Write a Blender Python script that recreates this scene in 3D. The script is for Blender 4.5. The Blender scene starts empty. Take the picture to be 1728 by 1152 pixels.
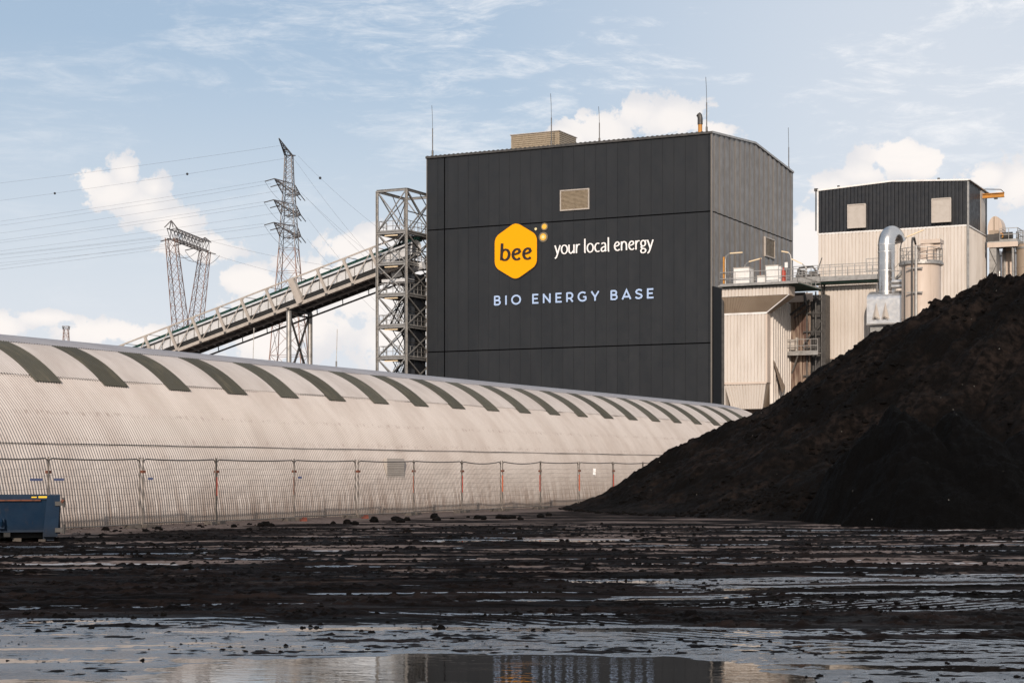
import bpy, bmesh, math, random
import numpy as np
from mathutils import Vector, Matrix
random.seed(7); rng = np.random.default_rng(11)
S = bpy.context.scene
C = S.collection
# ------------------------------------------------------------------ camera
F = 3000.0; HZ = 791.0; CH = 1.75                       # focal length and horizon in photo pixels, eye height
TH = math.radians(26.3)                                 # bearing of the site grid
cam_d = bpy.data.cameras.new('camera'); cam = bpy.data.objects.new('camera', cam_d); C.objects.link(cam)
cam.location = (0, 0, CH); cam.rotation_euler = (math.pi/2, 0, 0)
cam_d.sensor_width = 36; cam_d.lens = 36*F/1728; cam_d.shift_y = (HZ-576)/1728
cam_d.clip_start = .1; cam_d.clip_end = 9000
S.camera = cam
S.view_settings.view_transform = 'Standard'; S.view_settings.look = 'None'
S.view_settings.exposure = 0.28; S.view_settings.gamma = 1; S.view_settings.use_curve_mapping = False
# ------------------------------------------------------------------ sun
SAZ = math.radians(187.0); SEL = math.radians(21.0)
sd = Vector((math.sin(SAZ)*math.cos(SEL), math.cos(SAZ)*math.cos(SEL), math.sin(SEL)))
sun_d = bpy.data.lights.new('sun', 'SUN'); sun = bpy.data.objects.new('sun', sun_d); C.objects.link(sun)
sun_d.energy = 3.0; sun_d.angle = math.radians(.8); sun_d.color = (1.0, .87, .75)
sun.rotation_euler = sd.to_track_quat('Z', 'Y').to_euler(); sun.location = (0, -20, 60)
# ------------------------------------------------------------------ node helper
class NT:
    def __init__(s, nt): s.nt = nt; s.n = nt.nodes; s.l = nt.links
    def new(s, t, **k):
        n = s.n.new(t)
        for a, v in k.items(): setattr(n, a, v)
        return n
    def put(s, sock, v):
        if isinstance(v, bpy.types.NodeSocket): s.l.new(v, sock)
        else: sock.default_value = v
    def math(s, op, a, b=0.0, c=None, clamp=False):
        n = s.new('ShaderNodeMath', operation=op); n.use_clamp = clamp
        s.put(n.inputs[0], a); s.put(n.inputs[1], b)
        if c is not None: s.put(n.inputs[2], c)
        return n.outputs[0]
    def mix(s, f, a, b):
        n = s.new('ShaderNodeMix', data_type='RGBA'); s.put(n.inputs[0], f)
        for i, v in ((6, a), (7, b)):
            s.put(n.inputs[i], v if isinstance(v, bpy.types.NodeSocket) else (tuple(v)+(1,) if len(v) == 3 else v))
        return n.outputs[2]
    def mapr(s, v, a, b, c=0.0, d=1.0, smooth=True):
        n = s.new('ShaderNodeMapRange'); n.interpolation_type = 'SMOOTHSTEP' if smooth else 'LINEAR'
        s.put(n.inputs['Value'], v); n.inputs['From Min'].default_value = a; n.inputs['From Max'].default_value = b
        n.inputs['To Min'].default_value = c; n.inputs['To Max'].default_value = d
        return n.outputs[0]
    def noise(s, vec, scale, detail=4, rough=.55, dist=0.0):
        n = s.new('ShaderNodeTexNoise'); s.put(n.inputs['Vector'], vec); n.inputs['Scale'].default_value = scale
        n.inputs['Detail'].default_value = detail; n.inputs['Roughness'].default_value = rough; n.inputs['Distortion'].default_value = dist
        return n.outputs[0]
    def mapping(s, vec, scale=(1,1,1), loc=(0,0,0), rot=(0,0,0)):
        n = s.new('ShaderNodeMapping'); s.put(n.inputs[0], vec); n.inputs['Scale'].default_value = scale
        n.inputs['Location'].default_value = loc; n.inputs['Rotation'].default_value = rot
        return n.outputs[0]
# ------------------------------------------------------------------ world
W = bpy.data.worlds.new('World'); S.world = W; W.use_nodes = True
t = NT(W.node_tree); t.n.clear()
wout = t.new('ShaderNodeOutputWorld'); bg = t.new('ShaderNodeBackground'); t.l.new(bg.outputs[0], wout.inputs[0])
sky = t.new('ShaderNodeTexSky'); sky.sky_type = 'NISHITA'; sky.sun_disc = False
sky.sun_elevation = SEL; sky.sun_rotation = SAZ; sky.air_density = 1.0; sky.dust_density = 1.6; sky.ozone_density = 1.2
SKYS = .10
bg.inputs[1].default_value = SKYS
tc = t.new('ShaderNodeTexCoord'); sx = t.new('ShaderNodeSeparateXYZ'); t.l.new(tc.outputs['Generated'], sx.inputs[0])
az = t.math('ARCTAN2', sx.outputs[0], sx.outputs[1]); el = t.math('ARCSINE', sx.outputs[2])
cmb = t.new('ShaderNodeCombineXYZ'); t.l.new(az, cmb.inputs[0]); t.l.new(el, cmb.inputs[1]); AE = cmb.outputs[0]
def cl_noise(scale, detail=6, rough=.55, sc=(1,1,1), loc=(0,0,0), rot=0, dist=0.0):
    return t.noise(t.mapping(AE, sc, loc, (0, 0, rot)), scale, detail, rough, dist)
nbig = cl_noise(30, 8, .62, dist=.4); nmid = cl_noise(16, 5, .55, loc=(3, 1, 0)); nfine = cl_noise(90, 5, .6, loc=(1, 5, 0))
def blob(x, y, rx, ry):
    a, e = (x-864)/F, (HZ-y)/F
    dx = t.math('MULTIPLY', t.math('SUBTRACT', az, a), F/rx); dy = t.math('MULTIPLY', t.math('SUBTRACT', el, e), F/ry)
    return t.math('SUBTRACT', 1.0, t.math('SQRT', t.math('ADD', t.math('MULTIPLY', dx, dx), t.math('MULTIPLY', dy, dy))))
blobs = [(222,305,30,28),(172,322,38,24),(205,345,55,30),(255,360,62,34),(300,385,55,34),(268,330,30,26),(335,420,70,30),
         (1070,198,62,34),(1015,222,62,34),(1130,212,70,34),(1190,240,50,30),(960,240,40,20),
         (1500,285,52,34),(1548,295,46,28),(1450,310,60,24),(1650,318,46,24),(1400,330,60,30),
         (590,420,70,30),(640,400,50,25),(560,470,90,40),(430,480,50,24),(640,500,110,60),
         (90,545,60,18),(200,565,120,26),(20,560,60,30),(1370,420,60,60),(1700,330,50,40),(480,560,140,60),(700,560,100,70)]
acc = None
for b in blobs:
    v = blob(*b); acc = v if acc is None else t.math('SMOOTH_MAX', acc, v, .12)
cum = t.math('ADD', acc, t.math('MULTIPLY', t.math('SUBTRACT', nbig, .5), 3.4))
cum = t.math('ADD', cum, t.math('MULTIPLY', t.math('SUBTRACT', nfine, .5), 1.6))
cumm = t.mapr(cum, -.06, .26)
# scattered clouds all round the sky, thin in the part photographed
far = t.mapr(t.math('ABSOLUTE', az), .34, .6)
gen = t.math('MULTIPLY', t.mapr(cl_noise(3.2, 7, .6, (1, 2.2, 1)), .50, .62), t.math('MULTIPLY', far, .8))
# high cirrus
cir = t.mapr(t.math('ADD', t.math('MULTIPLY', cl_noise(7, 9, .66, (1, 3.6, 1), (.3, .2, 0), .25, .6), .7), t.math('MULTIPLY', cl_noise(26, 8, .7, (1, 4.5, 1), (.7, .2, 0), .32, .8), .3)), .48, .68)
cirr = t.math('MULTIPLY', cir, t.math('MULTIPLY', t.mapr(az, -.24, .12, .45, 1.25), t.mapr(el, .10, .22, .25, .85)))
hazeband = t.mapr(el, .02, .27, .95, .04)
hazeband = t.math('MAXIMUM', hazeband, t.math('MULTIPLY', t.mapr(az, -.1, .26, 0.1, .85), t.mapr(el, .08, .3, 1, .8)))
K = 1.0/SKYS
pale = tuple(v*K for v in (.66, .695, .75))
base = t.mix(t.math('MULTIPLY', t.mapr(el, 0, .5, .30, .05), 1), sky.outputs[0], pale)
bluef = tuple(v*K for v in (.27, .38, .52))
base = t.mix(.55, base, bluef)
c1 = t.mix(hazeband, base, tuple(v*K for v in (.64, .665, .71)))
c2 = t.mix(cirr, c1, tuple(v*K for v in (.80, .80, .81)))
ccol = t.mix(t.mapr(t.math('ADD', nmid, t.math('MULTIPLY', acc, .3)), .38, .72), tuple(v*K for v in (.67, .655, .665)), tuple(v*K for v in (.86, .80, .755)))
c3 = t.mix(t.math('MULTIPLY', cumm, .82), c2, ccol)
c4 = t.mix(gen, c3, tuple(v*K for v in (.80, .76, .74)))
low = t.mapr(el, -.02, .0)
t.l.new(t.mix(low, tuple(v*K for v in (.10, .10, .10)), c4), bg.inputs[0])
# ------------------------------------------------------------------ materials
MT = {}
def mat(name, col, rough=.6, metal=0.0, col2=None, nscale=1.5, nstretch=(1,1,1), lo=.4, hi=.7, bump=0.0, bscale=20, spec=.5, extra=None):
    m = bpy.data.materials.new(name); m.use_nodes = True; k = NT(m.node_tree)
    b = k.n['Principled BSDF']; b.inputs['Roughness'].default_value = rough; b.inputs['Metallic'].default_value = metal
    b.inputs['Specular IOR Level'].default_value = spec
    tcx = k.new('ShaderNodeTexCoord'); ob = tcx.outputs['Object']
    c = tuple(col)+(1,)
    k.put(b.inputs['Base Color'], c)
    if col2 is not None:
        f = k.mapr(k.noise(k.mapping(ob, nstretch), nscale, 6, .62), lo, hi)
        cc = k.mix(f, col, col2)
        if extra: cc = extra(k, ob, cc, b)
        k.put(b.inputs['Base Color'], cc)
        k.put(b.inputs['Roughness'], k.mapr(k.noise(ob, nscale*2.3, 4), .3, .7, max(.02, rough-.08), min(1, rough+.1)))
    elif extra:
        k.put(b.inputs['Base Color'], extra(k, ob, c, b))
    if bump:
        bp = k.new('ShaderNodeBump'); bp.inputs['Strength'].default_value = 1; bp.inputs['Distance'].default_value = bump
        k.put(bp.inputs['Height'], k.noise(ob, bscale, 5)); k.put(b.inputs['Normal'], bp.outputs[0])
    MT[name] = m; return m
def hall_dirt_grooves(k, ob, cc, b):
    s = k.new('ShaderNodeSeparateXYZ'); k.put(s.inputs[0], ob)
    st = k.noise(k.mapping(ob, (1, 6.0, .35)), 1.1, 6, .7)
    z = s.outputs[2]
    gr = k.mapr(k.math('SINE', k.math('MULTIPLY', k.math('ADD', s.outputs[1], 60-14.0), 2*math.pi/.118)), -.7, .35, 1, 0)  # corrugation grooves coloured darker, strongest low on the wall
    cc = k.mix(k.math('MULTIPLY', gr, k.mapr(z, .4, 4.2, .92, .50)), cc, (.12, .085, .065))
    band = k.math('MULTIPLY', k.mapr(z, 0, 1.7, 1, 0), k.mapr(st, .40, .62))
    cc = k.mix(k.math('MULTIPLY', band, .85), cc, (.17, .115, .085))
    spl = k.mapr(k.math('ADD', z, k.math('MULTIPLY', k.math('SUBTRACT', st, .5), .9)), .05, .5, .75, 0)
    cc = k.mix(spl, cc, (.13, .10, .08))
    drip = k.math('MULTIPLY', k.mapr(k.noise(k.mapping(ob, (.4, 9, .5)), 1.0, 5, .75), .56, .74), k.mapr(z, 1.0, 4.6, .35, .5))
    cc = k.mix(drip, cc, (.36, .32, .29))
    wn = k.new('ShaderNodeTexWhiteNoise', noise_dimensions='1D'); k.put(wn.inputs['W'], k.math('FLOOR', k.math('DIVIDE', s.outputs[1], 1.06)))
    cc = k.mix(k.math('MULTIPLY', wn.outputs[0], .20), cc, (.36, .31, .275))
    row = k.math('MAXIMUM', k.mapr(k.math('ABSOLUTE', k.math('SUBTRACT', z, 3.42)), .02, .10, 1, 0), k.mapr(k.math('ABSOLUTE', k.math('SUBTRACT', z, 2.62)), .0, .16, .8, 0))
    mk = k.math('MULTIPLY', row, k.mapr(k.noise(k.mapping(ob, (1, 7, 2)), 2.2, 5, .7), .50, .66))
    return k.mix(k.math('MULTIPLY', mk, .55), cc, (.17, .11, .085))
mat('hall_sheet', (.545,.49,.45), .55, 0, (.45,.39,.35), .8, (.35,1,.5), .35, .7, extra=hall_dirt_grooves)
mat('hall_upper', (.49,.45,.425), .55, 0, (.40,.36,.335), .9, (.3,1,.6), .35, .68, extra=hall_dirt_grooves)
mat('hall_ridge_shaded', (.27,.265,.28), .6, 0, (.23,.22,.23), .8, (.3,1,.6), .35, .7)  # ridge coloured darker and bluer for grazing sun and reflected sky
mat('skylight', (.050,.046,.029), .55, 0, (.105,.092,.060), 1.2, (.5,3,1), .45, .75)
def fade(k, ob, cc, b):
    oi = k.new('ShaderNodeObjectInfo'); return k.mix(k.math('MULTIPLY', oi.outputs['Random'], .30), cc, (.10, .095, .072))
bpy.data.materials.remove(MT['skylight']); mat('skylight', (.040,.036,.022), .55, 0, (.085,.072,.045), 1.2, (.5,3,1), .45, .75, extra=fade)
def panelvary(axis, period, amt):
    def f(k, ob, cc, b):
        s = k.new('ShaderNodeSeparateXYZ'); k.put(s.inputs[0], ob)
        fl = k.math('FLOOR', k.math('DIVIDE', s.outputs[axis], period))
        w = k.new('ShaderNodeTexWhiteNoise', noise_dimensions='1D'); k.put(w.inputs['W'], fl)
        return k.mix(k.math('MULTIPLY', w.outputs[0], amt), cc, (.10, .10, .105))
    return f
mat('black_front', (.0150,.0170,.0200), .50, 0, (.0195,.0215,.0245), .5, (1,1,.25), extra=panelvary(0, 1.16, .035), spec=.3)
mat('black_side_sheen', (.165,.145,.125), .38, .12, (.21,.186,.162), .5, (1,1,.2), extra=panelvary(1, 1.49, .35))  # lighter base colour paints in the bright sky these black panels reflect
mat('black_ribbed', (.010,.011,.014), .42, 0, (.015,.017,.021), 1, (1,1,.3))
mat('painted_shade', (.0035,.0035,.004), .55, spec=.12)  # near-black colour standing for shade on the lower side wall
mat('seam', (.003,.003,.0035), .9, spec=0.0)
def streaks(k, ob, cc, b):
    st = k.noise(k.mapping(ob, (5, 5, .25)), 1.2, 6, .7)
    cc = k.mix(k.mapr(st, .52, .75, 0, .55), cc, (.36, .28, .215))
    return cc
mat('beige', (.62,.56,.50), .5, 0, (.54,.48,.42), .6, (1,1,.3), extra=streaks)
mat('tan_and_hood_shade', (.36,.285,.215), .55, 0, (.30,.23,.17), .8, (1,1,.3))  # plain tan, also paints underside shade onto the filter house hood
mat('beige_smooth', (.58,.475,.395), .5, 0, (.52,.42,.34), .7, (1,1,.2), extra=streaks)
mat('louvre', (.36,.29,.205), .45, .2, (.28,.22,.15), 3)
mat('vent_panel', (.47,.42,.37), .5, 0, (.42,.37,.32), 2)
mat('white_paint', (.78,.76,.73), .5, 0, (.66,.63,.60), 2)
mat('galv', (.36,.345,.325), .42, .5, (.25,.24,.225), 2.5)
mat('galv_dark', (.085,.08,.075), .5, .5, (.055,.052,.05), 2.5)
mat('steel_tan', (.44,.39,.34), .5, .1, (.35,.305,.265), 2)
mat('steel_green', (.010,.045,.034), .6, 0, (.015,.04,.03), 3, spec=.2)
mat('belt_cover', (.62,.62,.62), .45, .1, (.50,.50,.50), 2)
mat('silver', (.55,.535,.52), .28, .95, (.62,.60,.58), .4, (1,1,2))
mat('silver_dull', (.60,.59,.58), .38, .75, (.70,.69,.68), 1.6)
mat('black_rubber', (.012,.012,.012), .7)
mat('sign_yellow', (.85,.36,.0), .6, spec=.15)
mat('sign_white', (.86,.84,.82), .5)
mat('sign_blue', (.38,.50,.72), .5)
mat('sign_brown', (.018,.008,.005), .5)
mat('sign_dot', (.85,.45,.05), .5); mat('sign_dot_pale', (.80,.66,.35), .5); mat('sign_halo', (.16,.13,.085), .6)
mat('safety_yellow', (.50,.22,.03), .5, 0, (.38,.16,.02), 3)
mat('safety_red', (.40,.045,.02), .5, 0, (.30,.04,.02), 5)
mat('orange', (.42,.085,.03), .6)
mat('pylon_steel', (.15,.135,.13), .6, .3); mat('pylon_rust', (.22,.13,.10), .65, .2)
mat('wire', (.10,.10,.11), .6); mat('insulator', (.03,.03,.035), .4)
def blue_dirt(k, ob, cc, b):
    s = k.new('ShaderNodeSeparateXYZ'); k.put(s.inputs[0], ob)
    cc = k.mix(k.mapr(k.noise(k.mapping(ob, (2, 2, .6)), 3, 6, .7), .55, .75, 0, .6), cc, (.05,.035,.028))
    return k.mix(k.mapr(s.outputs[2], .1, .5, .5, 0), cc, (.02,.018,.017))
mat('skip_blue', (.0042,.018,.042), .5, 0, (.006,.023,.050), 2, extra=blue_dirt, spec=.2)
mat('rust', (.16,.05,.025), .8, 0, (.08,.03,.02), 6)
mat('label_yellow', (.80,.52,.02), .5)
mat('tag_blue', (.10,.12,.22), .6)
mat('concrete_block', (.10,.085,.072), .9, 0, (.055,.045,.04), 5)
mat('brick_red', (.10,.028,.018), .85, 0, (.20,.05,.03), 8)
mat('fence_steel', (.15,.13,.115), .45, .5, (.09,.08,.07), 6)
mat('streaked_cladding', (.33,.25,.19), .42, .2, (.11,.06,.045), 1.3, (3,3,.2), .42, .6)
def cm(name, dark, light, roughness, speck):
    m = bpy.data.materials.new(name); m.use_nodes = True; k = NT(m.node_tree); b = k.n['Principled BSDF']
    geo = k.new('ShaderNodeNewGeometry'); P = geo.outputs['Position']
    f = k.mapr(k.noise(P, .28, 8, .66), .42, .62)
    f2 = k.mapr(k.noise(P, 3.0, 5, .6), .35, .7)
    c = k.mix(k.math('MULTIPLY', f, f2), dark, light)
    vo = k.new('ShaderNodeTexVoronoi'); k.put(vo.inputs['Vector'], P); vo.inputs['Scale'].default_value = 3.4
    wn = k.new('ShaderNodeTexWhiteNoise', noise_dimensions='3D'); k.put(wn.inputs['Vector'], vo.outputs['Position'])
    sp = k.math('MULTIPLY', k.mapr(vo.outputs['Distance'], .035, .07, 1, 0), k.mapr(wn.outputs[0], 1-speck, 1-speck*.5))
    c = k.mix(sp, c, (.45, .42, .38)); k.put(b.inputs['Base Color'], c)
    b.inputs['Roughness'].default_value = roughness; b.inputs['Specular IOR Level'].default_value = .07
    bp = k.new('ShaderNodeBump'); bp.inputs['Distance'].default_value = .16
    k.put(bp.inputs['Height'], k.math('ADD', k.noise(P, 9, 6, .7), k.math('MULTIPLY', k.noise(P, 2.2, 4, .6), 1.2)))
    k.put(b.inputs['Normal'], bp.outputs[0]); MT[name] = m; return m
cm('coal', (.0036,.0028,.0025), (.0235,.0165,.0138), .9, .16)
cm('coal_shaded', (.0016,.0014,.0014), (.0035,.003,.003), .9, .16)  # near-black coal, shade of the hollow put into the colour
cm('coal_lump', (.0045,.0037,.0034), (.011,.0085,.0075), .8, .0)
# ground
m = bpy.data.materials.new('mud'); m.use_nodes = True; k = NT(m.node_tree); b = k.n['Principled BSDF']
geo = k.new('ShaderNodeNewGeometry'); P = geo.outputs['Position']
sp = k.new('ShaderNodeSeparateXYZ'); k.put(sp.inputs[0], P)
c = k.mix(k.mapr(k.noise(k.mapping(P, (.22, 1.6, 1)), 1.1, 8, .66), .40, .68), (.0035, .0028, .0026), (.019, .0135, .0120))
patch = k.noise(k.mapping(P, (.16, .75, 1), (4, 2, 0), (0, 0, .03)), 1.0, 6, .6)
pm = k.math('MULTIPLY', k.mapr(patch, .535, .565), k.mapr(sp.outputs[1], 25, 33))
pm = k.math('MULTIPLY', pm, k.mapr(sp.outputs[2], .034, .048, 1, 0))
# trodden earth strip by the fence
g_w = k.math('ADD', k.math('MULTIPLY', sp.outputs[0], -math.cos(TH)), k.math('MULTIPLY', sp.outputs[1], math.sin(TH)))   # v coordinate
strip = k.mapr(k.math('ADD', g_w, k.math('MULTIPLY', k.math('SUBTRACT', patch, .5), 5)), 29.8, 30.9)
gc = k.mix(k.mapr(k.noise(P, 2.5, 6, .7), .35, .7), (.115, .088, .078), (.19, .15, .135))
fm = k.math('MAXIMUM', pm, k.math('MULTIPLY', strip, .85))
k.put(b.inputs['Base Color'], k.mix(fm, c, gc))
wet = k.mapr(k.noise(k.mapping(P, (.5, 2.4, 1)), 1.4, 5, .6), .35, .65, .55, .9)
near = k.mapr(sp.outputs[1], 20, 24, 0, 1)
wet = k.math('MULTIPLY', wet, k.math('ADD', .75, k.math('MULTIPLY', near, .25)))
lowz = k.mapr(sp.outputs[2], .0, .012, .40, 1)
wetm = k.mapr(k.math('ADD', sp.outputs[2], k.math('MULTIPLY', k.math('SUBTRACT', k.noise(k.mapping(P, (.6, 2.4, 1)), 2.2, 5, .6), .5), .020)), .0065, .0105, 1, 0)
rg = k.math('ADD', k.math('MULTIPLY', wetm, k.mapr(k.noise(P, 1.1, 3), .35, .65, .12, .26)), k.math('MULTIPLY', k.math('SUBTRACT', 1.0, wetm), wet))
k.put(b.inputs['Roughness'], k.math('MAXIMUM', rg, k.math('MULTIPLY', fm, .6)))
k.put(b.inputs['Specular IOR Level'], k.mapr(wetm, 0, 1, .02, 1.0)); k.put(b.inputs['IOR'], k.mapr(wetm, 0, 1, 1.4, 2.8))
bp = k.new('ShaderNodeBump'); bp.inputs['Distance'].default_value = .03
k.put(bp.inputs['Height'], k.noise(k.mapping(P, (1, 1.3, 1)), 14, 6, .7)); k.put(b.inputs['Normal'], bp.outputs[0]); MT['mud'] = m
m = bpy.data.materials.new('water'); m.use_nodes = True; k = NT(m.node_tree); b = k.n['Principled BSDF']
b.inputs['Base Color'].default_value = (.012, .011, .010, 1); b.inputs['IOR'].default_value = 1.5; b.inputs['Specular IOR Level'].default_value = .8
geo = k.new('ShaderNodeNewGeometry'); P = geo.outputs['Position']
k.put(b.inputs['Roughness'], k.mapr(k.noise(k.mapping(P, (.6, 2, 1)), 1.2, 4), .45, .7, .015, .10))
bp = k.new('ShaderNodeBump'); bp.inputs['Distance'].default_value = .0013
k.put(bp.inputs['Height'], k.noise(k.mapping(P, (1, 2.2, 1)), 3.5, 3)); k.put(b.inputs['Normal'], bp.outputs[0]); MT['water'] = m
for nm, col, e in (('lamp_warm', (1, .62, .25), 2.2),):
    m = bpy.data.materials.new(nm); m.use_nodes = True; b = m.node_tree.nodes['Principled BSDF']
    b.inputs['Base Color'].default_value = (.8, .7, .5, 1); b.inputs['Emission Color'].default_value = col+(1,); b.inputs['Emission Strength'].default_value = e; MT[nm] = m
mat('lamp_cover', (.72,.56,.36), .4, 0, (.80,.66,.46), 3)
# ------------------------------------------------------------------ geometry helpers
class MB:
    def __init__(s): s.v = []; s.f = []
    def add(s, vs, fs):
        o = len(s.v); s.v += [tuple(p) for p in vs]; s.f += [tuple(i+o for i in q) for q in fs]; return s
    def box(s, x0, x1, y0, y1, z0, z1):
        return s.add([(x0,y0,z0),(x1,y0,z0),(x1,y1,z0),(x0,y1,z0),(x0,y0,z1),(x1,y0,z1),(x1,y1,z1),(x0,y1,z1)],
                     [(0,3,2,1),(4,5,6,7),(0,1,5,4),(1,2,6,5),(2,3,7,6),(3,0,4,7)])
    def hexa(s, b, tp):
        """four bottom corners and four top corners"""
        return s.add(list(b)+list(tp), [(0,3,2,1),(4,5,6,7),(0,1,5,4),(1,2,6,5),(2,3,7,6),(3,0,4,7)])
    def bar(s, p, q, w, h=None):
        h = h or w; p = Vector(p); q = Vector(q); d = (q-p)
        if d.length < 1e-6: return s
        d.normalize(); up = Vector((0,0,1)) if abs(d.z) < .95 else Vector((1,0,0))
        a = d.cross(up).normalized()*w/2; c = a.cross(d).normalized()*h/2
        return s.hexa([p-a-c, p+a-c, q+a-c, q-a-c], [p-a+c, p+a+c, q+a+c, q-a+c])
    def ibeam(s, p, q, w=.25, tk=.03):
        p = Vector(p); q = Vector(q); d = (q-p).normalized(); up = Vector((0,0,1)) if abs(d.z) < .9 else Vector((0,1,0))
        a = d.cross(up).normalized(); c = a.cross(d).normalized()
        s.bar(p, q, tk, w) if abs(d.z) < .9 else s.bar(p, q, tk, w)
        for sg in (-1, 1): s.bar(p+c*sg*w/2, q+c*sg*w/2, w, tk) if abs(d.z) < .9 else s.bar(p+c*sg*w/2, q+c*sg*w/2, w, tk)
        return s
    def tube(s, pts, r, n=8, cap=True, rr=None):
        pts = [Vector(p) for p in pts]; N = len(pts); o = len(s.v)
        ref = None
        for i, p in enumerate(pts):
            d = (pts[min(i+1, N-1)]-pts[max(i-1, 0)]).normalized()
            if ref is None: ref = Vector((0,0,1)) if abs(d.z) < .9 else Vector((1,0,0))
            a = (ref - d*ref.dot(d)); a = a.normalized() if a.length > 1e-5 else d.orthogonal().normalized(); ref = a
            c = d.cross(a); ri = rr[i] if rr else r
            for j in range(n):
                g = 2*math.pi*j/n; s.v.append(tuple(p+a*math.cos(g)*ri+c*math.sin(g)*ri))
        for i in range(N-1):
            for j in range(n):
                s.f.append((o+i*n+j, o+i*n+(j+1)%n, o+(i+1)*n+(j+1)%n, o+(i+1)*n+j))
        if cap: s.f.append(tuple(o+j for j in reversed(range(n)))); s.f.append(tuple(o+(N-1)*n+j for j in range(n)))
        return s
    def lathe(s, cx, cy, prof, n=32):
        o = len(s.v)
        for r, z in prof:
            for j in range(n):
                g = 2*math.pi*j/n; s.v.append((cx+r*math.cos(g), cy+r*math.sin(g), z))
        for i in range(len(prof)-1):
            for j in range(n): s.f.append((o+i*n+j, o+i*n+(j+1)%n, o+(i+1)*n+(j+1)%n, o+(i+1)*n+j))
        s.f.append(tuple(o+j for j in reversed(range(n)))); s.f.append(tuple(o+(len(prof)-1)*n+j for j in range(n)))
        return s
    def prism(s, poly, axis, a0, a1):
        """poly of 2-D points extruded along axis 0/1/2 from a0 to a1"""
        def mk(p, a): q = list(p); q.insert(axis, a); return tuple(q)
        n = len(poly); o = len(s.v)
        s.v += [mk(p, a0) for p in poly]+[mk(p, a1) for p in poly]
        s.f.append(tuple(o+i for i in reversed(range(n)))); s.f.append(tuple(o+n+i for i in range(n)))
        for i in range(n): s.f.append((o+i, o+(i+1)%n, o+n+(i+1)%n, o+n+i))
        return s
    def ribbed(s, p0, p1, zb, zt, period=.25, depth=.035, duty=.5, slope=.15, out=None, tz=None):
        """vertical ribbed sheet from p0 to p1 (2-D); zb, zt numbers or functions of 0..1; ribs stand out along `out`"""
        p0 = Vector(p0); p1 = Vector(p1); L = (p1-p0).length; d = (p1-p0)/L; nrm = Vector((d.y, -d.x)) if out is None else Vector(out)
        pr = [(0,0), (duty-slope,0), (duty,1), (1-slope,1), (1,0)][:-1]
        ss = []
        k_ = 0
        while k_*period < L:
            for a, h in pr:
                x = (k_+a)*period
                if x <= L: ss.append((x, h))
            k_ += 1
        ss.append((L, 0)); o = len(s.v)
        for x, h in ss:
            q = p0+d*x+nrm*h*depth; f = x/L
            b_ = zb(f) if callable(zb) else zb; t_ = zt(f) if callable(zt) else zt
            s.v.append((q.x, q.y, b_)); s.v.append((q.x, q.y, t_))
        for i in range(len(ss)-1): s.f.append((o+2*i, o+2*i+2, o+2*i+3, o+2*i+1))
        return s
    def build(s, name, m, parent=None, smooth=False, **tagk):
        me = bpy.data.meshes.new(name); me.from_pydata(s.v, [], s.f); me.validate(); 
        me.materials.append(MT[m] if isinstance(m, str) else m)
        if smooth: me.polygons.foreach_set('use_smooth', [True]*len(me.polygons))
        me.update(); o = bpy.data.objects.new(name, me); C.objects.link(o)
        if parent is not None: o.parent = parent
        for kk, vv in tagk.items(): o[kk] = vv
        return o
def g2w(w, u, z=0): return Vector((w*math.cos(TH)+u*math.sin(TH), -w*math.sin(TH)+u*math.cos(TH), z))
def thing(name, label, cat, loc=(0,0,0), group=None, grid=True, rz=None):
    o = bpy.data.objects.new(name, None); C.objects.link(o); o.empty_display_size = .5
    o.location = g2w(*loc) if grid else Vector(loc); o.rotation_euler = (0, 0, (-TH if grid else 0) if rz is None else rz)
    o['label'] = label; o['category'] = cat
    if group: o['group'] = group
    return o
def tag(o, label, cat, group=None):
    o['label'] = label; o['category'] = cat
    if group: o['group'] = group
    return o
def kid(o, label): o['label'] = label; return o
# photo column x seen on the grid plane u (or w): grid w, u and depth
cT, sT = math.cos(TH), math.sin(TH)
def on_u(x, u): r = (x-864)/F; d = u/(cT+sT*r); return -d*(sT-cT*r), d
def on_w(x, w): r = (x-864)/F; d = -w/(sT-cT*r); return d*(cT+sT*r), d
def zat(y, d): return (HZ-y)*d/F+CH
def wpt(x, y, d): return Vector(((x-864)/F*d, d, zat(y, d)))
def railing(mb, pts, h=1.1, sp=1.2, r=.03, closed=False):
    pts = [Vector(p) for p in pts]
    if closed: pts = pts+[pts[0]]
    for a, b_ in zip(pts[:-1], pts[1:]):
        n = max(1, int(round((b_-a).length/sp)))
        for i in range(n+1):
            q = a.lerp(b_, i/n); mb.bar(q, q+Vector((0,0,h)), r*1.6)
        for hh in (h, h*.52): mb.bar(a+Vector((0,0,hh)), b_+Vector((0,0,hh)), r*1.7)
        mb.bar(a+Vector((0,0,.09)), b_+Vector((0,0,.09)), .015, .15)
# numpy value noise
def vnoise(x, y, seed):
    xi = np.floor(x).astype(np.int64); yi = np.floor(y).astype(np.int64); fx = x-xi; fy = y-yi
    fx = fx*fx*fx*(fx*(fx*6-15)+10); fy = fy*fy*fy*(fy*(fy*6-15)+10)
    def hsh(a, b):
        h = (a*374761393+b*668265263+seed*1442695041) & 0xffffffff
        h = ((h ^ (h >> 13))*1274126177) & 0xffffffff
        return ((h ^ (h >> 16)) & 0xffff)/65535.0
    return (hsh(xi,yi)*(1-fx)+hsh(xi+1,yi)*fx)*(1-fy)+(hsh(xi,yi+1)*(1-fx)+hsh(xi+1,yi+1)*fx)*fy
def fbm(x, y, seed, oct=5, gain=.5):
    a = 1; s = 0; tot = 0
    for i in range(oct):
        s = s+a*vnoise(x, y, seed+i*17); tot += a; a *= gain; x = x*2.03+11.3; y = y*2.03+7.1
    return s/tot
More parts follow.
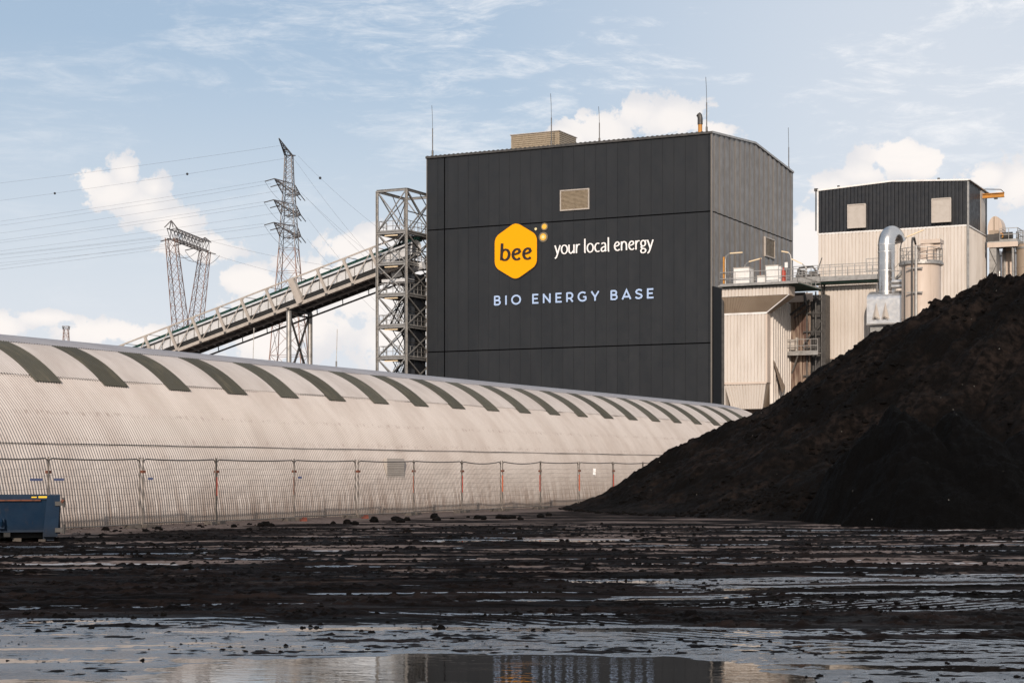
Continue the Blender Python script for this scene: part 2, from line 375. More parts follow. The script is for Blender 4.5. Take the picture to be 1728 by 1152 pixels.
def grid_mesh(name, X, Y, Z, m, smooth=True):
    ny, nx = X.shape
    me = bpy.data.meshes.new(name); n = nx*ny; me.vertices.add(n)
    me.vertices.foreach_set('co', np.stack([X, Y, Z], -1).astype(np.float32).ravel())
    i = np.arange(n).reshape(ny, nx); q = np.stack([i[:-1,:-1], i[:-1,1:], i[1:,1:], i[1:,:-1]], -1).reshape(-1, 4)
    me.loops.add(q.size); me.loops.foreach_set('vertex_index', q.ravel().astype(np.int32))
    me.polygons.add(len(q)); me.polygons.foreach_set('loop_start', (np.arange(len(q))*4).astype(np.int32))
    me.polygons.foreach_set('loop_total', np.full(len(q), 4, dtype=np.int32))
    me.polygons.foreach_set('use_smooth', np.full(len(q), smooth)); me.update(calc_edges=True)
    me.materials.append(MT[m]); o = bpy.data.objects.new(name, me); C.objects.link(o); return o
def sst(x, a, b): tt = np.clip((x-a)/(b-a), 0, 1); return tt*tt*(3-2*tt)
# ================================================================== GROUND
def ground_z(X, Y):
    wx = (fbm(X/7, Y/7, 3, 3)-.5)*1.2; Yw = Y+wx+.07*X*np.sin(Y/9.0+.8)+(fbm(X/14, Y/9, 13, 3)-.5)*3.0
    ft = fbm(X/4.5, Yw/.45, 5, 5, .5)-.5           # long flat ruts
    ff = fbm(X/.8, Yw/.15, 9, 4, .6)-.5
    lump = np.maximum(fbm(X/.16, Y/.14, 21, 3, .6)-.52, 0)
    big = fbm(X/1.2, Yw/.5, 33, 4)
    m = .026+0*X; bm_ = 0*X
    def band(yc, hw, x0, x1, fe=1.0):
        return sst(Yw, yc-hw-.5, yc-hw+.1)*(1-sst(Yw, yc+hw-.1, yc+hw+.5))*sst(X, x0-fe, x0+fe)*(1-sst(X, x1-fe, x1+fe))
    near = 1-sst(Yw+3.2*(fbm(X/3.5, Y/1.0, 71, 4)-.5)+2.6*sst(X, .5, 3.5), 19.4, 21.4)
    m = m*(1-near)+.0040*near
    wetR = band(26.3, 1.9, 1.6, 40, 1.5); m = m*(1-wetR)+.004*wetR
    wetR2 = band(22.8, .7, 1.0, 40, 1.5); m = m*(1-wetR2*.8)+.006*wetR2*.8
    for yc, hw, x0, x1 in ((43.5,.7,-1.9,3.0),(50,.5,6,16),(39.5,.3,7,12),(32.5,.25,3,9),(36.5,.35,-10,-6.5),(34.0,.12,-5.4,-4.2),(31.5,.12,-3.6,-1.8),(27.6,.35,.4,2.5),(41.0,.25,-12,-9.3),(24.6,.2,-3.2,1.0)):
        w_ = band(yc, hw, x0, x1, .5); m = m*(1-w_)-.004*w_; bm_ = np.maximum(bm_, w_)
    amp = 1-.62*near-.70*np.clip(np.maximum(wetR+wetR2, bm_), 0, 1)*(1-near)
    z = m+ft*.085*amp+ff*.036*amp+lump*.17*amp*sst(big, .40, .60)+(fbm(X/.07, Y/.07, 61, 2)-.5)*.012*(1-.45*near)
    for yc, hw, x0, x1, px_, sl in ((20.3,.55,-3.5,3.6,.42,1.0),(22.4,.5,1.2,6,.40,-1.0),(18.2,.4,1.5,5.5,.36,1.0),(25.2,.5,-4,0,.45,1.0)):
        tr_ = band(yc, hw, x0, x1, .6)*(.4+.6*sst(fbm(X/1.5, Y/.6, 83, 3), .4, .6))
        cyc = (X+sl*(Yw-yc)*1.3)/px_; z = z+tr_*.028*(sst(np.abs((cyc % 1)-.5)*2, .35, .65)-.55)
    for y0, ph, sl, dpt in ((23.4,.3,.16,.024),(25.0,.3,.16,.020),(30.6,1.9,-.22,.030),(32.4,1.9,-.22,.030),(38.8,.8,.30,.032),(40.8,.8,.30,.030),(44.5,2.6,-.18,.030)):
        yr = y0+.55*np.sin(X/6.5+ph)+sl*X+.15*(fbm(X/.9, X*0+y0, 91, 2)-.5); dd = (Y-yr)/(.26+.006*y0)
        md = 1.1*sst(fbm(X/2.6, Y*0+y0, 95, 4), .42, .62)
        z = z+md*(-dpt*np.exp(-dd**2)+.020*np.exp(-((np.abs(dd)-1.75)/.5)**2))
    pu = 1-np.sqrt(((X+.35)/2.75)**2+((Yw-14.5)/1.95)**2); pd = sst(pu+.25*(fbm(X/.8, Y/.3, 50, 3)-.5), -.04, .10)
    z = z*(1-pd)+(-.03)*pd
    lf = near*(1-sst(X, -3.2, -1.6)); z = z*(1-lf*.45)+(-.0015)*lf*.45
    edge = sst(Y, 50, 60)+(1-sst(Y, 9, 11))+sst(np.abs(X), 24, 30); edge = np.clip(edge, 0, 1)
    return z*(1-edge)+.03*edge
def axis(breaks):
    out = [breaks[0][0]]
    for x1, s0, s1 in breaks[1:]:
        x0 = out[-1]; 
        while out[-1] < x1-1e-6:
            f = (out[-1]-x0)/(x1-x0); out.append(min(x1, out[-1]+s0+(s1-s0)*f))
    return np.array(out)
xh = axis([(0,0,0),(5,.028,.028),(17,.032,.11),(30,.13,1.0),(400,2,60),(4000,120,900)])
xs = np.concatenate([-xh[:0:-1], xh])
ys = np.concatenate([[-4000,-1500,-500,-200,-80,-30,-12,-4,0,4,7,9.5], axis([(10.5,0,0),(13.5,.12,.03),(24,.026,.05),(60,.05,.30),(80,.5,2),(400,3,60),(7000,100,1500)])])
X, Y = np.meshgrid(xs, ys)
gnd = grid_mesh('ground', X, Y, ground_z(X, Y), 'mud'); gnd['kind'] = 'structure'
wt = MB().add([(-29,9,0),(29,9,0),(29,58,0),(-29,58,0)], [(0,1,2,3)]).build('water', 'water', kind='structure')
# loose clods
bmx = bmesh.new(); bmesh.ops.create_icosphere(bmx, subdivisions=2, radius=1); bmx.verts.ensure_lookup_table()
icv = np.array([v.co[:] for v in bmx.verts]); icf = np.array([[v.index for v in f.verts] for f in bmx.faces]); bmx.free()
def clods(name, px, py, pz, rad, m, seed=1):
    r_ = np.random.default_rng(seed); n = len(px); nv = len(icv)
    sc = np.stack([rad*r_.uniform(.8,1.4,n), rad*r_.uniform(.7,1.2,n), rad*r_.uniform(.35,.85,n)], -1)
    jit = 1+r_.uniform(-.42,.42,(n,nv,1)); V = icv[None]*jit*sc[:,None,:]; a = r_.uniform(0,6.28,n); ca, sa = np.cos(a)[:,None], np.sin(a)[:,None]
    V = np.stack([V[...,0]*ca-V[...,1]*sa, V[...,0]*sa+V[...,1]*ca, V[...,2]], -1)+np.stack([px,py,pz],-1)[:,None,:]
    Fc = (icf[None]+(np.arange(n)*nv)[:,None,None]).reshape(-1,3)
    me = bpy.data.meshes.new(name); me.vertices.add(n*nv); me.vertices.foreach_set('co', V.astype(np.float32).ravel())
    me.loops.add(Fc.size); me.loops.foreach_set('vertex_index', Fc.ravel().astype(np.int32)); me.polygons.add(len(Fc))
    me.polygons.foreach_set('loop_start', (np.arange(len(Fc))*3).astype(np.int32)); me.polygons.foreach_set('loop_total', np.full(len(Fc),3,dtype=np.int32))
    me.update(calc_edges=True); me.materials.append(MT[m]); o = bpy.data.objects.new(name, me); C.objects.link(o); return o
N = 26000
Yc = 13+42*rng.random(N)**1.25; Xc = (rng.random(N)-.5)*2*(Yc*.33+1)
keep = (fbm(Xc/2.4, Yc/.6, 77, 4) > .555)
near_ = Yc < 20.5
keep &= ~(near_ & (rng.random(N) > .33)); keep &= ~((np.abs(Xc+.35) < 2.8) & (Yc < 16.9))
Xc, Yc = Xc[keep], Yc[keep]; Rc = .007+.035*rng.random(len(Xc))**5; Rc *= np.clip(Yc/22, .7, 1.7)
cl = clods('mud_clods', Xc, Yc, np.maximum(ground_z(Xc, Yc), 0)+Rc*.05, Rc, 'coal_lump'); cl['kind'] = 'stuff'
tag(cl, 'small black clods of coal and mud strewn over the wet yard', 'clods')
# ================================================================== COAL PILE
PC = (25.0, 79.0)
prof = [(0,10.75),(1.85,10.55),(3.9,10.2),(6.0,9.42),(8.4,8.28),(10.5,6.80),(13.1,4.88),(15.75,3.24),(17.6,2.28),(20.0,.95),(21.4,.42),(22.9,.0),(26,-.6),(40,-3)]
pr_r = np.array([p[0] for p in prof]); pr_z = np.array([p[1] for p in prof])
def pile_z(X, Y):
    wob = (fbm(X/5, Y/5, 101, 3)-.5)*2.2
    dx = X-PC[0]; dy = (Y-PC[1]); 
    dx = np.where(dx > 0, np.maximum(dx-26, 0), dx)           # the heap runs on to the right as a ridge
    r = np.sqrt(dx**2+dy**2)
    ang = np.arctan2(dy, dx)
    r = r+wob*sst(r, 5, 12)*.55*(1-np.exp(-((dy)/6)**2)*.8)
    z = np.interp(r, pr_r, pr_z)
    # gullies and slumps
    z = z+(fbm(ang*9, r/9, 131, 4)-.5)*1.5*sst(r, 2, 7)*(1-sst(r, 19, 23))
    # slump lobe on the left front
    lob = np.exp(-(((X-11.2)/3.6)**2+((Y-62.5)/3.4)**2)*1.1); z = z+lob*1.25
    lob2 = np.exp(-(((X-17.0)/3.0)**2+((Y-58.5)/2.6)**2)); z = z+lob2*.7
    z = z+(fbm(X/1.6, Y/1.6, 151, 4)-.5)*.95*sst(z, -.2, 1.2)+(fbm(X/.40, Y/.40, 171, 4, .65)-.5)*.46*sst(z, -.1, .6)
    z = z-.30*sst(z, .5, 3.0)
    crest = sst(z, 8.3, 9.9); z = z+crest*(fbm(X/.8, Y/.8, 191, 4, .65)-.5)*1.3
    return z
X, Y = np.meshgrid(axis([(-1,0,0),(27,.095,.095),(80,.2,1.2)]), axis([(51.0,0,0),(82,.095,.12),(108,.3,.6)]))
Z = np.maximum(pile_z(X, Y), -.25)
pile = grid_mesh('coal_pile', X, Y, Z, 'coal')
tag(pile, 'huge black coal pile sloping up to the right in front of the beige plant', 'coal pile')
# added heap standing for the dug-out hollow, its shade put into darker coal
def heap_z(X, Y):
    Xn = X+(fbm(X/1.5, Y/1.5, 221, 3)-.5)*1.3; z = -1+0*X
    for cx, cy, h, rx, ry in ((12.3,57.2,3.9,2.6,5.6),(14.3,57.5,3.8,2.6,5.8),(16.4,57.0,3.1,2.8,5.4),(19.5,56.8,2.7,4,5.2),(24,56.5,2.6,4,5.4),(30,56.5,2.8,5,5.4)):
        q = np.sqrt((np.minimum(Xn-cx, 0)/rx)**2+(np.maximum(Xn-cx, 0)/(rx*1.5))**2+((Y-cy)/ry)**2)
        z = np.maximum(z, h*(1-q**1.15))
    z = z+(fbm(X/.9, Y/.9, 231, 4)-.5)*.7*sst(z, -.1, .8)+(fbm(X/.35, Y/.35, 241, 4, .65)-.5)*.42
    return z
X, Y = np.meshgrid(axis([(8.5,0,0),(19,.08,.08),(38,.2,.8)]), axis([(50.2,0,0),(63,.08,.12)]))
heap = grid_mesh('coal_hollow_heap', X, Y, np.maximum(heap_z(X, Y), -.3), 'coal_shaded')
tag(heap, 'added dark coal heap standing for the shaded hollow in the huge pile, lower right', 'coal heap')
n = 1700; a = rng.random(n); lx = 2+22*rng.random(n); ly = PC[1]-np.sqrt(np.maximum(0, 23.0**2-(lx-PC[0])**2))-rng.random(n)**2*2.2+.6*rng.standard_normal(n)*.6
ly2 = 74+rng.random(400)*10; lx2 = 13+10*rng.random(400)
lx = np.concatenate([lx, lx2]); ly = np.concatenate([ly, ly2]); rr = .02+.09*rng.random(len(lx))**4
lz = np.maximum(np.maximum(pile_z(lx, ly), ground_z(lx, ly)), 0)+rr*.2
sxx = 3+24*rng.random(5200); syy = 52+27*rng.random(5200); kk = (pile_z(sxx, syy) > .3) & (fbm(sxx/2.2, syy/2.2, 401, 3) > .47); sxx, syy = sxx[kk], syy[kk]
srr = .03+.12*rng.random(len(sxx))**4; szz = np.maximum(pile_z(sxx, syy), np.where(sxx > 8.5, heap_z(sxx, syy), -9))+srr*.1
lx = np.concatenate([lx, sxx]); ly = np.concatenate([ly, syy]); lz = np.concatenate([lz, szz]); rr = np.concatenate([rr, srr])
lm = clods('coal_lumps', lx, ly, lz, rr, 'coal_lump', 5); lm['kind'] = 'stuff'; tag(lm, 'loose coal lumps lying on the slopes and along the foot of the black pile', 'coal lumps')
n = 5; 
# ================================================================== ARCHED HALL
HP = [(34.2,0.0),(34.32,.9),(34.52,1.75),(34.82,2.49),(35.45,3.45),(36.5,4.52),(37.55,5.25),(38.7,5.70),(40.2,5.99),(41.6,6.12),(43.0,6.17)]
def hall_prof(t_):
    return np.interp(t_, np.arange(len(HP)), [p[0] for p in HP]), np.interp(t_, np.arange(len(HP)), [p[1] for p in HP])
def smooth_prof(n_per=5):
    P_ = [np.array(p) for p in HP]; P_ = [2*P_[0]-P_[1]]+P_+[np.array((2*43-HP[-2][0], HP[-2][1]))]; out = []
    for i in range(1, len(P_)-2):
        for j in range(n_per):
            q = j/n_per; a_, b_, c_, d_ = P_[i-1:i+3]
            out.append(.5*((2*b_)+(c_-a_)*q+(2*a_-5*b_+4*c_-d_)*q*q+(3*b_-a_-3*c_+d_)*q**3))
    out.append(P_[-2]); return np.array(out)                      # columns v, z ; index n_per per control point
SP = smooth_prof(5)
U0, U1 = 14.0, 112.0; PER = .118
hall = thing('storage_hall', 'long low arched hall of pale corrugated sheeting with dark green rooflight strips', 'hall', (-43, 60, 0))
def sheet(name, m, i0, i1, u0, u1, lift=0.0, far=False, samples=6, amp=.024, wob=.0):
    """corrugated sheet between profile samples i0..i1 and grid u0..u1; lift raises it off the arch"""
    prof_ = SP[i0:i1+1]; tn = np.gradient(SP, axis=0)[i0:i1+1]; L = np.linalg.norm(tn, axis=1)
    nx, nz = -tn[:,1]/L, tn[:,0]/L                                # outward (towards lower v, up)
    u = np.arange(u0, u1+1e-6, PER/samples); off = lift+amp*np.sin(2*np.pi*u/PER)
    uu, ii = np.meshgrid(u, np.arange(len(prof_)), indexing='ij')
    o_ = off[:,None]+wob*(fbm(uu*1.1, ii*.6, 301, 3)-.5)
    v = prof_[None,:,0]+nx[None]*o_; z = prof_[None,:,1]+nz[None]*o_
    if far: v = 86-v
    w = -v+43
    ob_ = grid_mesh(name, w if not far else w, uu-60, z, m); ob_.parent = hall
    return ob_
sheet('wall_sheeting', 'hall_sheet', 0, 15, U0, U1, .0, wob=.05)
kid(sheet('roof_sheeting', 'hall_sheet', 15, 25, U0, U1, .025, wob=.02), 'pale corrugated middle course of the arch')
kid(sheet('roof_sheeting', 'hall_upper', 25, 34, U0, U1, .05, wob=.015), 'pale corrugated upper course between the green rooflights')
kid(sheet('ridge_sheeting', 'hall_ridge_shaded', 34, 50, U0, U1, .075), 'corrugated sheeting along the ridge, coloured greyer for grazing light')
sheet('far_side_sheeting', 'hall_sheet', 0, 50, U0, U1, .0, far=True, samples=3)
ue = 42.4
n0 = -5
for kx in range(n0, 22):
    ur = ue+3.3*kx
    if ur > U1-1: break
    u_a = U0+round((ur-1.2-U0)/PER)*PER
    sheet('rooflight', 'skylight', 24, 34, u_a, u_a+PER*10, .068, amp=.022)
# seam shadow laps are real steps; end walls
for ux, nm in ((U0, 'end_wall'), (U1, 'end_wall')):
    pts = [(-p[0]+43, p[1]) for p in SP]+[(p[0]-43, p[1]) for p in SP[::-1][1:]]
    MB().prism(pts, 1, ux-60-(.1 if ux == U0 else 0), ux-60+(.1 if ux == U1 else 0)).build(nm, 'hall_sheet', hall)
# lap flashings and a louvre in the wall
for idx in (15, 25):
    v_, z_ = SP[idx]; uu = np.arange(U0, U1, .5)
    MB().tube([(-v_+43+.05+.012*math.sin(a_*1.7), a_-60, z_+.012*math.sin(a_*.9)-.01) for a_ in uu], .010, 4).build('lap_flashing', 'galv_dark', hall)
u_a, _ = on_w(648, -34.55); u_b, _ = on_w(677, -34.55)
v0 = -34.45+43
mb = MB(); 
for kx in range(9): z_ = 1.36+kx*.085; mb.hexa([(v0+.02,u_a-60,z_),(v0+.045,u_a-60,z_-.01),(v0+.045,u_b-60,z_-.01),(v0+.02,u_b-60,z_)], [(v0+.02,u_a-60,z_+.05),(v0+.045,u_a-60,z_+.04),(v0+.045,u_b-60,z_+.04),(v0+.02,u_b-60,z_+.05)])
mb.box(v0-.1, v0+.03, u_a-60, u_b-60, 1.28, 2.16).build('wall_louvre', 'vent_panel', hall)
# ================================================================== MAIN BLACK BUILDING
BW0, BW1, BU0, BU1 = -87.7, -57.2, 158.0, 183.3
bld = thing('power_plant', 'huge black panelled boiler house with a yellow hexagon emblem and slogans', 'building', (BW0, BU0, 0))
WB = BW1-BW0; LB = BU1-BU0; ZE = 33.35; ZS1, ZS2 = 25.95, 13.6
ridge_u = 12.6
for za, zb_ in ((0, ZS2-.06), (ZS2+.06, ZS1-.06), (ZS1+.06, ZE)):
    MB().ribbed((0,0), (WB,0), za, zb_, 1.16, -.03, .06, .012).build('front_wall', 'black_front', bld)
MB().box(.0, WB-.02, .05, .3, 0, ZE-.02).build('seam_backing', 'seam', bld)
def gz(f): u = f*LB; return ZE+(1.05*u/ridge_u if u < ridge_u else 1.05*(LB-u)/(LB-ridge_u))
for za, zb_ in ((0, ZS2-.06), (ZS2+.06, ZS1-.06), (ZS1+.06, gz)):
    MB().ribbed((WB,0), (WB,LB), za, zb_, 1.49, .07, .5, .06).build('side_wall', 'black_side_sheen', bld)
MB().prism([(.05,0),(LB-.05,0),(LB-.05,ZE-.05),(ridge_u,ZE+.95),(.05,ZE-.05)], 0, WB-.3, WB-.06).build('seam_backing', 'seam', bld)
MB().box(WB-.02, WB+.20, .0, LB, 0, 18.9).build('lower_side_layer', 'painted_shade', bld)  # added slab, the wall's shade and dark reflection put into its colour
MB().box(0, WB, LB, LB+.1, 0, ZE).build('rear_wall', 'black_side_sheen', bld)
MB().box(-.1, 0, 0, LB, 0, ZE).build('left_wall', 'black_side_sheen', bld)
r_ = MB(); 
r_.add([(-.15,-.12,ZE),(WB+.12,-.12,ZE),(WB+.12,ridge_u,ZE+1.07),(-.15,ridge_u,ZE+1.07)], [(0,1,2,3)])
r_.add([(-.15,ridge_u,ZE+1.07),(WB+.12,ridge_u,ZE+1.07),(WB+.12,LB+.12,ZE),(-.15,LB+.12,ZE)], [(0,1,2,3)])
r_.build('roof', 'galv_dark', bld)
tr = MB(); tr.bar((-.12,-.1,ZE-.03), (WB+.12,-.1,ZE-.03), .12, .22)
for i in range(int(WB/.5)): tr.bar((i*.5,-.14,ZE+.1), (i*.5+.22,-.14,ZE+.1), .06, .06)
tr.build('eaves_trim', 'galv_dark', bld)
tr = MB(); tr.bar((WB+.12,-.1,ZE), (WB+.12,ridge_u,ZE+1.07), .1, .2); tr.bar((WB+.12,ridge_u,ZE+1.07), (WB+.12,LB,ZE), .1, .2)
tr.build('verge_trim', 'galv', bld)
MB().box(WB-.05, WB+.09, -.06, .12, 0, ZE).build('corner_trim', 'black_side_sheen', bld)
xs_, _ = on_u(750, BU0); MB().box(xs_-BW0-.05, xs_-BW0+.05, -.005, .04, 0, ZE-.1).build('vertical_joint', 'seam', bld)
# louvre in the front
wa, da = on_u(947.5, BU0); wb_, db = on_u(993, BU0); wa -= BW0; wb_ -= BW0; z0, z1 = 27.05, 28.85
fr = MB()
for a_ in ((wa,wb_,z0-.12,z0),(wa,wb_,z1,z1+.12),(wa-.12,wa,z0-.12,z1+.12),(wb_,wb_+.12,z0-.12,z1+.12)): fr.box(a_[0],a_[1],-.12,.04,a_[2],a_[3])
lv = fr.build('louvre_frame', 'steel_tan', bld)
mb = MB().box(wa,wb_,-.02,.02,z0,z1)
for i in range(14):
    z_ = z0+.02+i*(z1-z0-.04)/14; mb.hexa([(wa,-.09,z_),(wb_,-.09,z_),(wb_,-.02,z_+.05),(wa,-.02,z_+.05)], [(wa,-.09,z_+.02),(wb_,-.09,z_+.02),(wb_,-.02,z_+.09),(wa,-.02,z_+.09)])
mb.build('slats', 'louvre', lv)
# louvre on the side
ua, d1 = on_w(1289.5, BW1); ub, d2 = on_w(1304.5, BW1); ua -= BU0; ub -= BU0; z0 = zat(433, (d1+d2)/2); z1 = zat(404, (d1+d2)/2)
fr = MB()
for a_ in ((ua,ub,z0-.12,z0),(ua,ub,z1,z1+.12),(ua-.12,ua,z0-.12,z1+.12),(ub,ub+.12,z0-.12,z1+.12)): fr.box(WB-.02,WB+.2,a_[0],a_[1],a_[2],a_[3])
lv = fr.build('louvre_frame', 'steel_tan', bld)
mb = MB().box(WB+.0,WB+.07,ua,ub,z0,z1)
for i in range(14):
    z_ = z0+.02+i*(z1-z0-.04)/14; mb.box(WB+.07,WB+.15,ua,ub,z_,z_+.04)
mb.build('slats', 'louvre', lv)
# ---- emblem and lettering
def ribbon(mb, pts, w, y, th=.05, closed=False, wf=None):
    pts = [Vector(p) for p in pts]; n = len(pts); L = []; R = []
    for i in range(n):
        if closed: a_, c_ = pts[i-1], pts[(i+1) % n]
        else: a_, c_ = pts[max(0, i-1)], pts[min(n-1, i+1)]
        b_ = pts[i]; d1 = (b_-a_); d2 = (c_-b_)
        if d1.length < 1e-6: d1 = d2
        if d2.length < 1e-6: d2 = d1
        d1.normalize(); d2.normalize(); t_ = (d1+d2); t_ = t_.normalized() if t_.length > 1e-4 else d1
        nn = Vector((-t_.y, t_.x)); cosv = max(.45, nn.dot(Vector((-d1.y, d1.x))))
        ww = w*(wf(t_) if wf else 1)/2/cosv
        L.append(b_+nn*ww); R.append(b_-nn*ww)
    o = len(mb.v)
    for yy in (y-th, y):
        for p in L: mb.v.append((p.x, yy, p.y))
        for p in R: mb.v.append((p.x, yy, p.y))
    m_ = n if closed else n-1; T = 2*n
    for i in range(m_):
        j = (i+1) % n
        mb.f += [(o+i,o+j,o+n+j,o+n+i), (o+T+i,o+T+n+i,o+T+n+j,o+T+j), (o+i,o+T+i,o+T+j,o+j), (o+n+i,o+n+j,o+T+n+j,o+T+n+i)]
    if not closed:
        mb.f += [(o,o+n,o+T+n,o+T), (o+n-1,o+T+n-1,o+T+2*n-1,o+2*n-1)]
def arc(cx, cy, rx, ry, a0, a1, n=12): return [(cx+rx*math.cos(math.radians(a0+(a1-a0)*i/n)), cy+ry*math.sin(math.radians(a0+(a1-a0)*i/n))) for i in range(n+1)]
def ell(cx, cy, rx, ry, n=28): return [(cx+rx*math.cos(2*math.pi*i/n), cy+ry*math.sin(2*math.pi*i/n)) for i in range(n)]
GL = {  # x-height = 1; (advance, [(points, closed)])
 'o': (.92, [(ell(.42,.49,.36,.47), True)]),
 'u': (.90, [([(.08,.98),(.08,.40)]+arc(.33,.34,.25,.32,180,270,8)+[(.50,.12),(.64,.30)], False), ([(.70,.98),(.70,.0)], False)]),
 'r': (.60, [([(.10,.98),(.10,.0)], False), ([(.12,.55)]+arc(.42,.58,.28,.36,170,85,7)+[(.54,.93)], False)]),
 'l': (.36, [([(.12,1.52),(.12,.10),(.15,.02),(.22,.0)], False)]),
 'c': (.76, [(arc(.44,.49,.36,.46,60,305,16), False)]),
 'a': (.84, [([(.12,.84),(.25,.93),(.40,.95),(.54,.90),(.60,.76),(.61,.55),(.61,.12),(.66,.0)], False), ([(.60,.56),(.34,.50),(.16,.40),(.09,.25),(.14,.08),(.28,.02),(.44,.07),(.60,.22)], False)]),
 'e': (.84, [([(.10,.47),(.36,.52),(.58,.60),(.66,.72),(.60,.88),(.46,.95)]+arc(.46,.49,.36,.46,95,300,16)+[(.70,.16)], False)]),
 'n': (.90, [([(.10,.98),(.10,.0)], False), ([(.13,.62)]+arc(.41,.62,.27,.32,155,20,9)+[(.70,.55),(.70,.0)], False)]),
 'g': (.84, [(ell(.36,.64,.27,.31), True), ([(.52,.90),(.66,.93),(.78,.93)], False), ([(.22,.36),(.13,.24),(.20,.12),(.40,.07),(.60,.02),(.68,-.14),(.60,-.32),(.38,-.40),(.16,-.34),(.08,-.18),(.14,-.04),(.26,.05)], False)]),
 'y': (.80, [([(.04,.98),(.20,.55),(.36,.06)], False), ([(.70,.98),(.52,.48),(.34,-.06),(.20,-.36),(.04,-.46)], False)]),
 'b': (.92, [([(.12,1.52),(.12,.05)], False), ([(.15,.74)]+arc(.42,.50,.34,.46,128,-150,18)+[(.14,.08)], False)]),
 ' ': (.42, []),
 'B': (.86, [([(.10,.0),(.10,1.0)], False), ([(.10,.94)]+arc(.42,.735,.20,.205,90,-90,9)+[(.12,.53)], False), ([(.12,.50)]+arc(.44,.28,.24,.225,88,-90,9)+[(.12,.06)], False)]),
 'I': (.36, [([(.13,.0),(.13,1.0)], False)]),
 'O': (1.14, [(ell(.53,.5,.45,.45,32), True)]),
 'E': (.80, [([(.68,.94),(.12,.94),(.12,.06),(.70,.06)], False), ([(.14,.51),(.62,.51)], False)]),
 'N': (1.0, [([(.12,.0),(.12,1.0)], False), ([(.10,.93),(.80,.07)], False), ([(.79,.0),(.79,1.0)], False)]),
 'R': (.88, [([(.12,.0),(.12,1.0)], False), ([(.12,.94)]+arc(.45,.66,.25,.28,90,-90,10)+[(.14,.38)], False), ([(.46,.38),(.73,.0)], False)]),
 'G': (1.08, [(arc(.54,.5,.44,.45,48,318,22)+[(.87,.20),(.87,.46)], False), ([(.60,.46),(.92,.46)], False)]),
 'Y': (.90, [([(.04,1.0),(.42,.40),(.80,1.0)], False), ([(.42,.44),(.42,.0)], False)]),
 'A': (.98, [([(.04,.0),(.46,.97),(.88,.0)], False), ([(.18,.27),(.74,.27)], False)]),
 'S': (.84, [([(.70,.80),(.60,.90),(.40,.95),(.20,.88),(.12,.72),(.20,.58),(.42,.50),(.62,.42),(.70,.26),(.62,.12),(.40,.05),(.20,.08),(.06,.20)], False)]),
}
def text_w(txt, track): return sum(GL[c_][0]+track for c_ in txt)-track
def lettering(name, txt, x0, x1, z, h, wt_, m, parent, y=-.05, track=.0, shear=0.0, wf=None, label=None, each=False):
    sx_ = (x1-x0)/(text_w(txt, track)); mb = MB(); cx = 0; word = ''
    for c_ in txt:
        if (c_ == ' ' or each) and mb.v:
            o = mb.build(name, m, parent); o['label'] = label+' '+word; mb = MB(); word = ''
        if c_ != ' ': word += c_
        adv, st = GL[c_]
        for q, (pts, cl_) in enumerate(st):
            pp = [(x0+(cx+p[0])*sx_+shear*p[1]*h, z+p[1]*h) for p in pts]
            ribbon(mb, pp, wt_, y-.006*q, .04, cl_, wf)
        cx += adv+track
    o = mb.build(name, m, parent)
    if label: o['label'] = label+' '+word
    return o
def fx(x): return on_u(x, BU0)[0]-BW0
hexx0, hexx1, hexz = fx(835.5), fx(906.5), 23.3; hcx = (hexx0+hexx1)/2; hw = (hexx1-hexx0)/2; hh = hw*1.232
def hexpoly(s_, rad):
    cs = [(0,hh*s_),(hw*s_,hh*.52*s_),(hw*s_,-hh*.52*s_),(0,-hh*s_),(-hw*s_,-hh*.52*s_),(-hw*s_,hh*.52*s_)]; out = []
    for i in range(6):
        p0, p1, p2 = Vector(cs[i-1]), Vector(cs[i]), Vector(cs[(i+1) % 6]); a_ = p1+(p0-p1).normalized()*rad; b_ = p1+(p2-p1).normalized()*rad
        for q in range(6): t_ = q/5; pt = a_*(1-t_)**2+p1*2*t_*(1-t_)+b_*t_*t_; out.append((hcx+pt.x, hexz+pt.y))
    return [(p[0], p[1]) for p in out][::-1]
def prism_y(poly, y0, y1):
    mb = MB(); n = len(poly); mb.v = [(p[0], y0, p[1]) for p in poly]+[(p[0], y1, p[1]) for p in poly]
    mb.f = [tuple(range(n)), tuple(reversed(range(n, 2*n)))]+[(i, n+i, n+(i+1) % n, (i+1) % n) for i in range(n)]; return mb
prism_y(hexpoly(1.035, .62), -.05, -.01).build('emblem_rim', 'sign_brown', bld)
emb = kid(prism_y(hexpoly(1.0, .6), -.09, -.052).build('emblem', 'sign_yellow', bld), 'yellow hexagon with rounded corners')
wfb = lambda t_: .62+.50*abs(t_.y)
lettering('emblem_lettering', 'bee', fx(844.5), fx(899), 22.42, 1.13, .27, 'sign_brown', emb, y=-.1, track=.05, shear=.05, wf=wfb, label='dark brown lettering')
for x_, y_, r_, nm in ((917,400,.33,'sign_dot'),(919,382.5,.25,'sign_dot'),(904.5,386.5,.13,'sign_dot_pale')):
    d_ = on_u(x_, BU0)[1]; cx_, cz_ = fx(x_), zat(y_, d_)
    if r_ > .2: prism_y([(p[0], p[1]) for p in ell(cx_, cz_, r_*1.5, r_*1.5)], -.045, -.01).build('spark_halo', 'sign_halo', bld)
    o_ = prism_y([(p[0], p[1]) for p in ell(cx_, cz_, r_, r_)], -.075, -.047).build('spark_dot', nm, bld)
    if r_ > .3: prism_y([(p[0], p[1]) for p in ell(cx_, cz_, r_*.5, r_*.5)], -.095, -.077).build('dot_centre', 'sign_dot_pale', o_)
lettering('slogan_lettering', 'your local energy', fx(936.5), fx(1104), 22.74, .88, .138, 'sign_white', bld, track=.0, wf=lambda t_: .72+.34*abs(t_.y), label='white lettering')
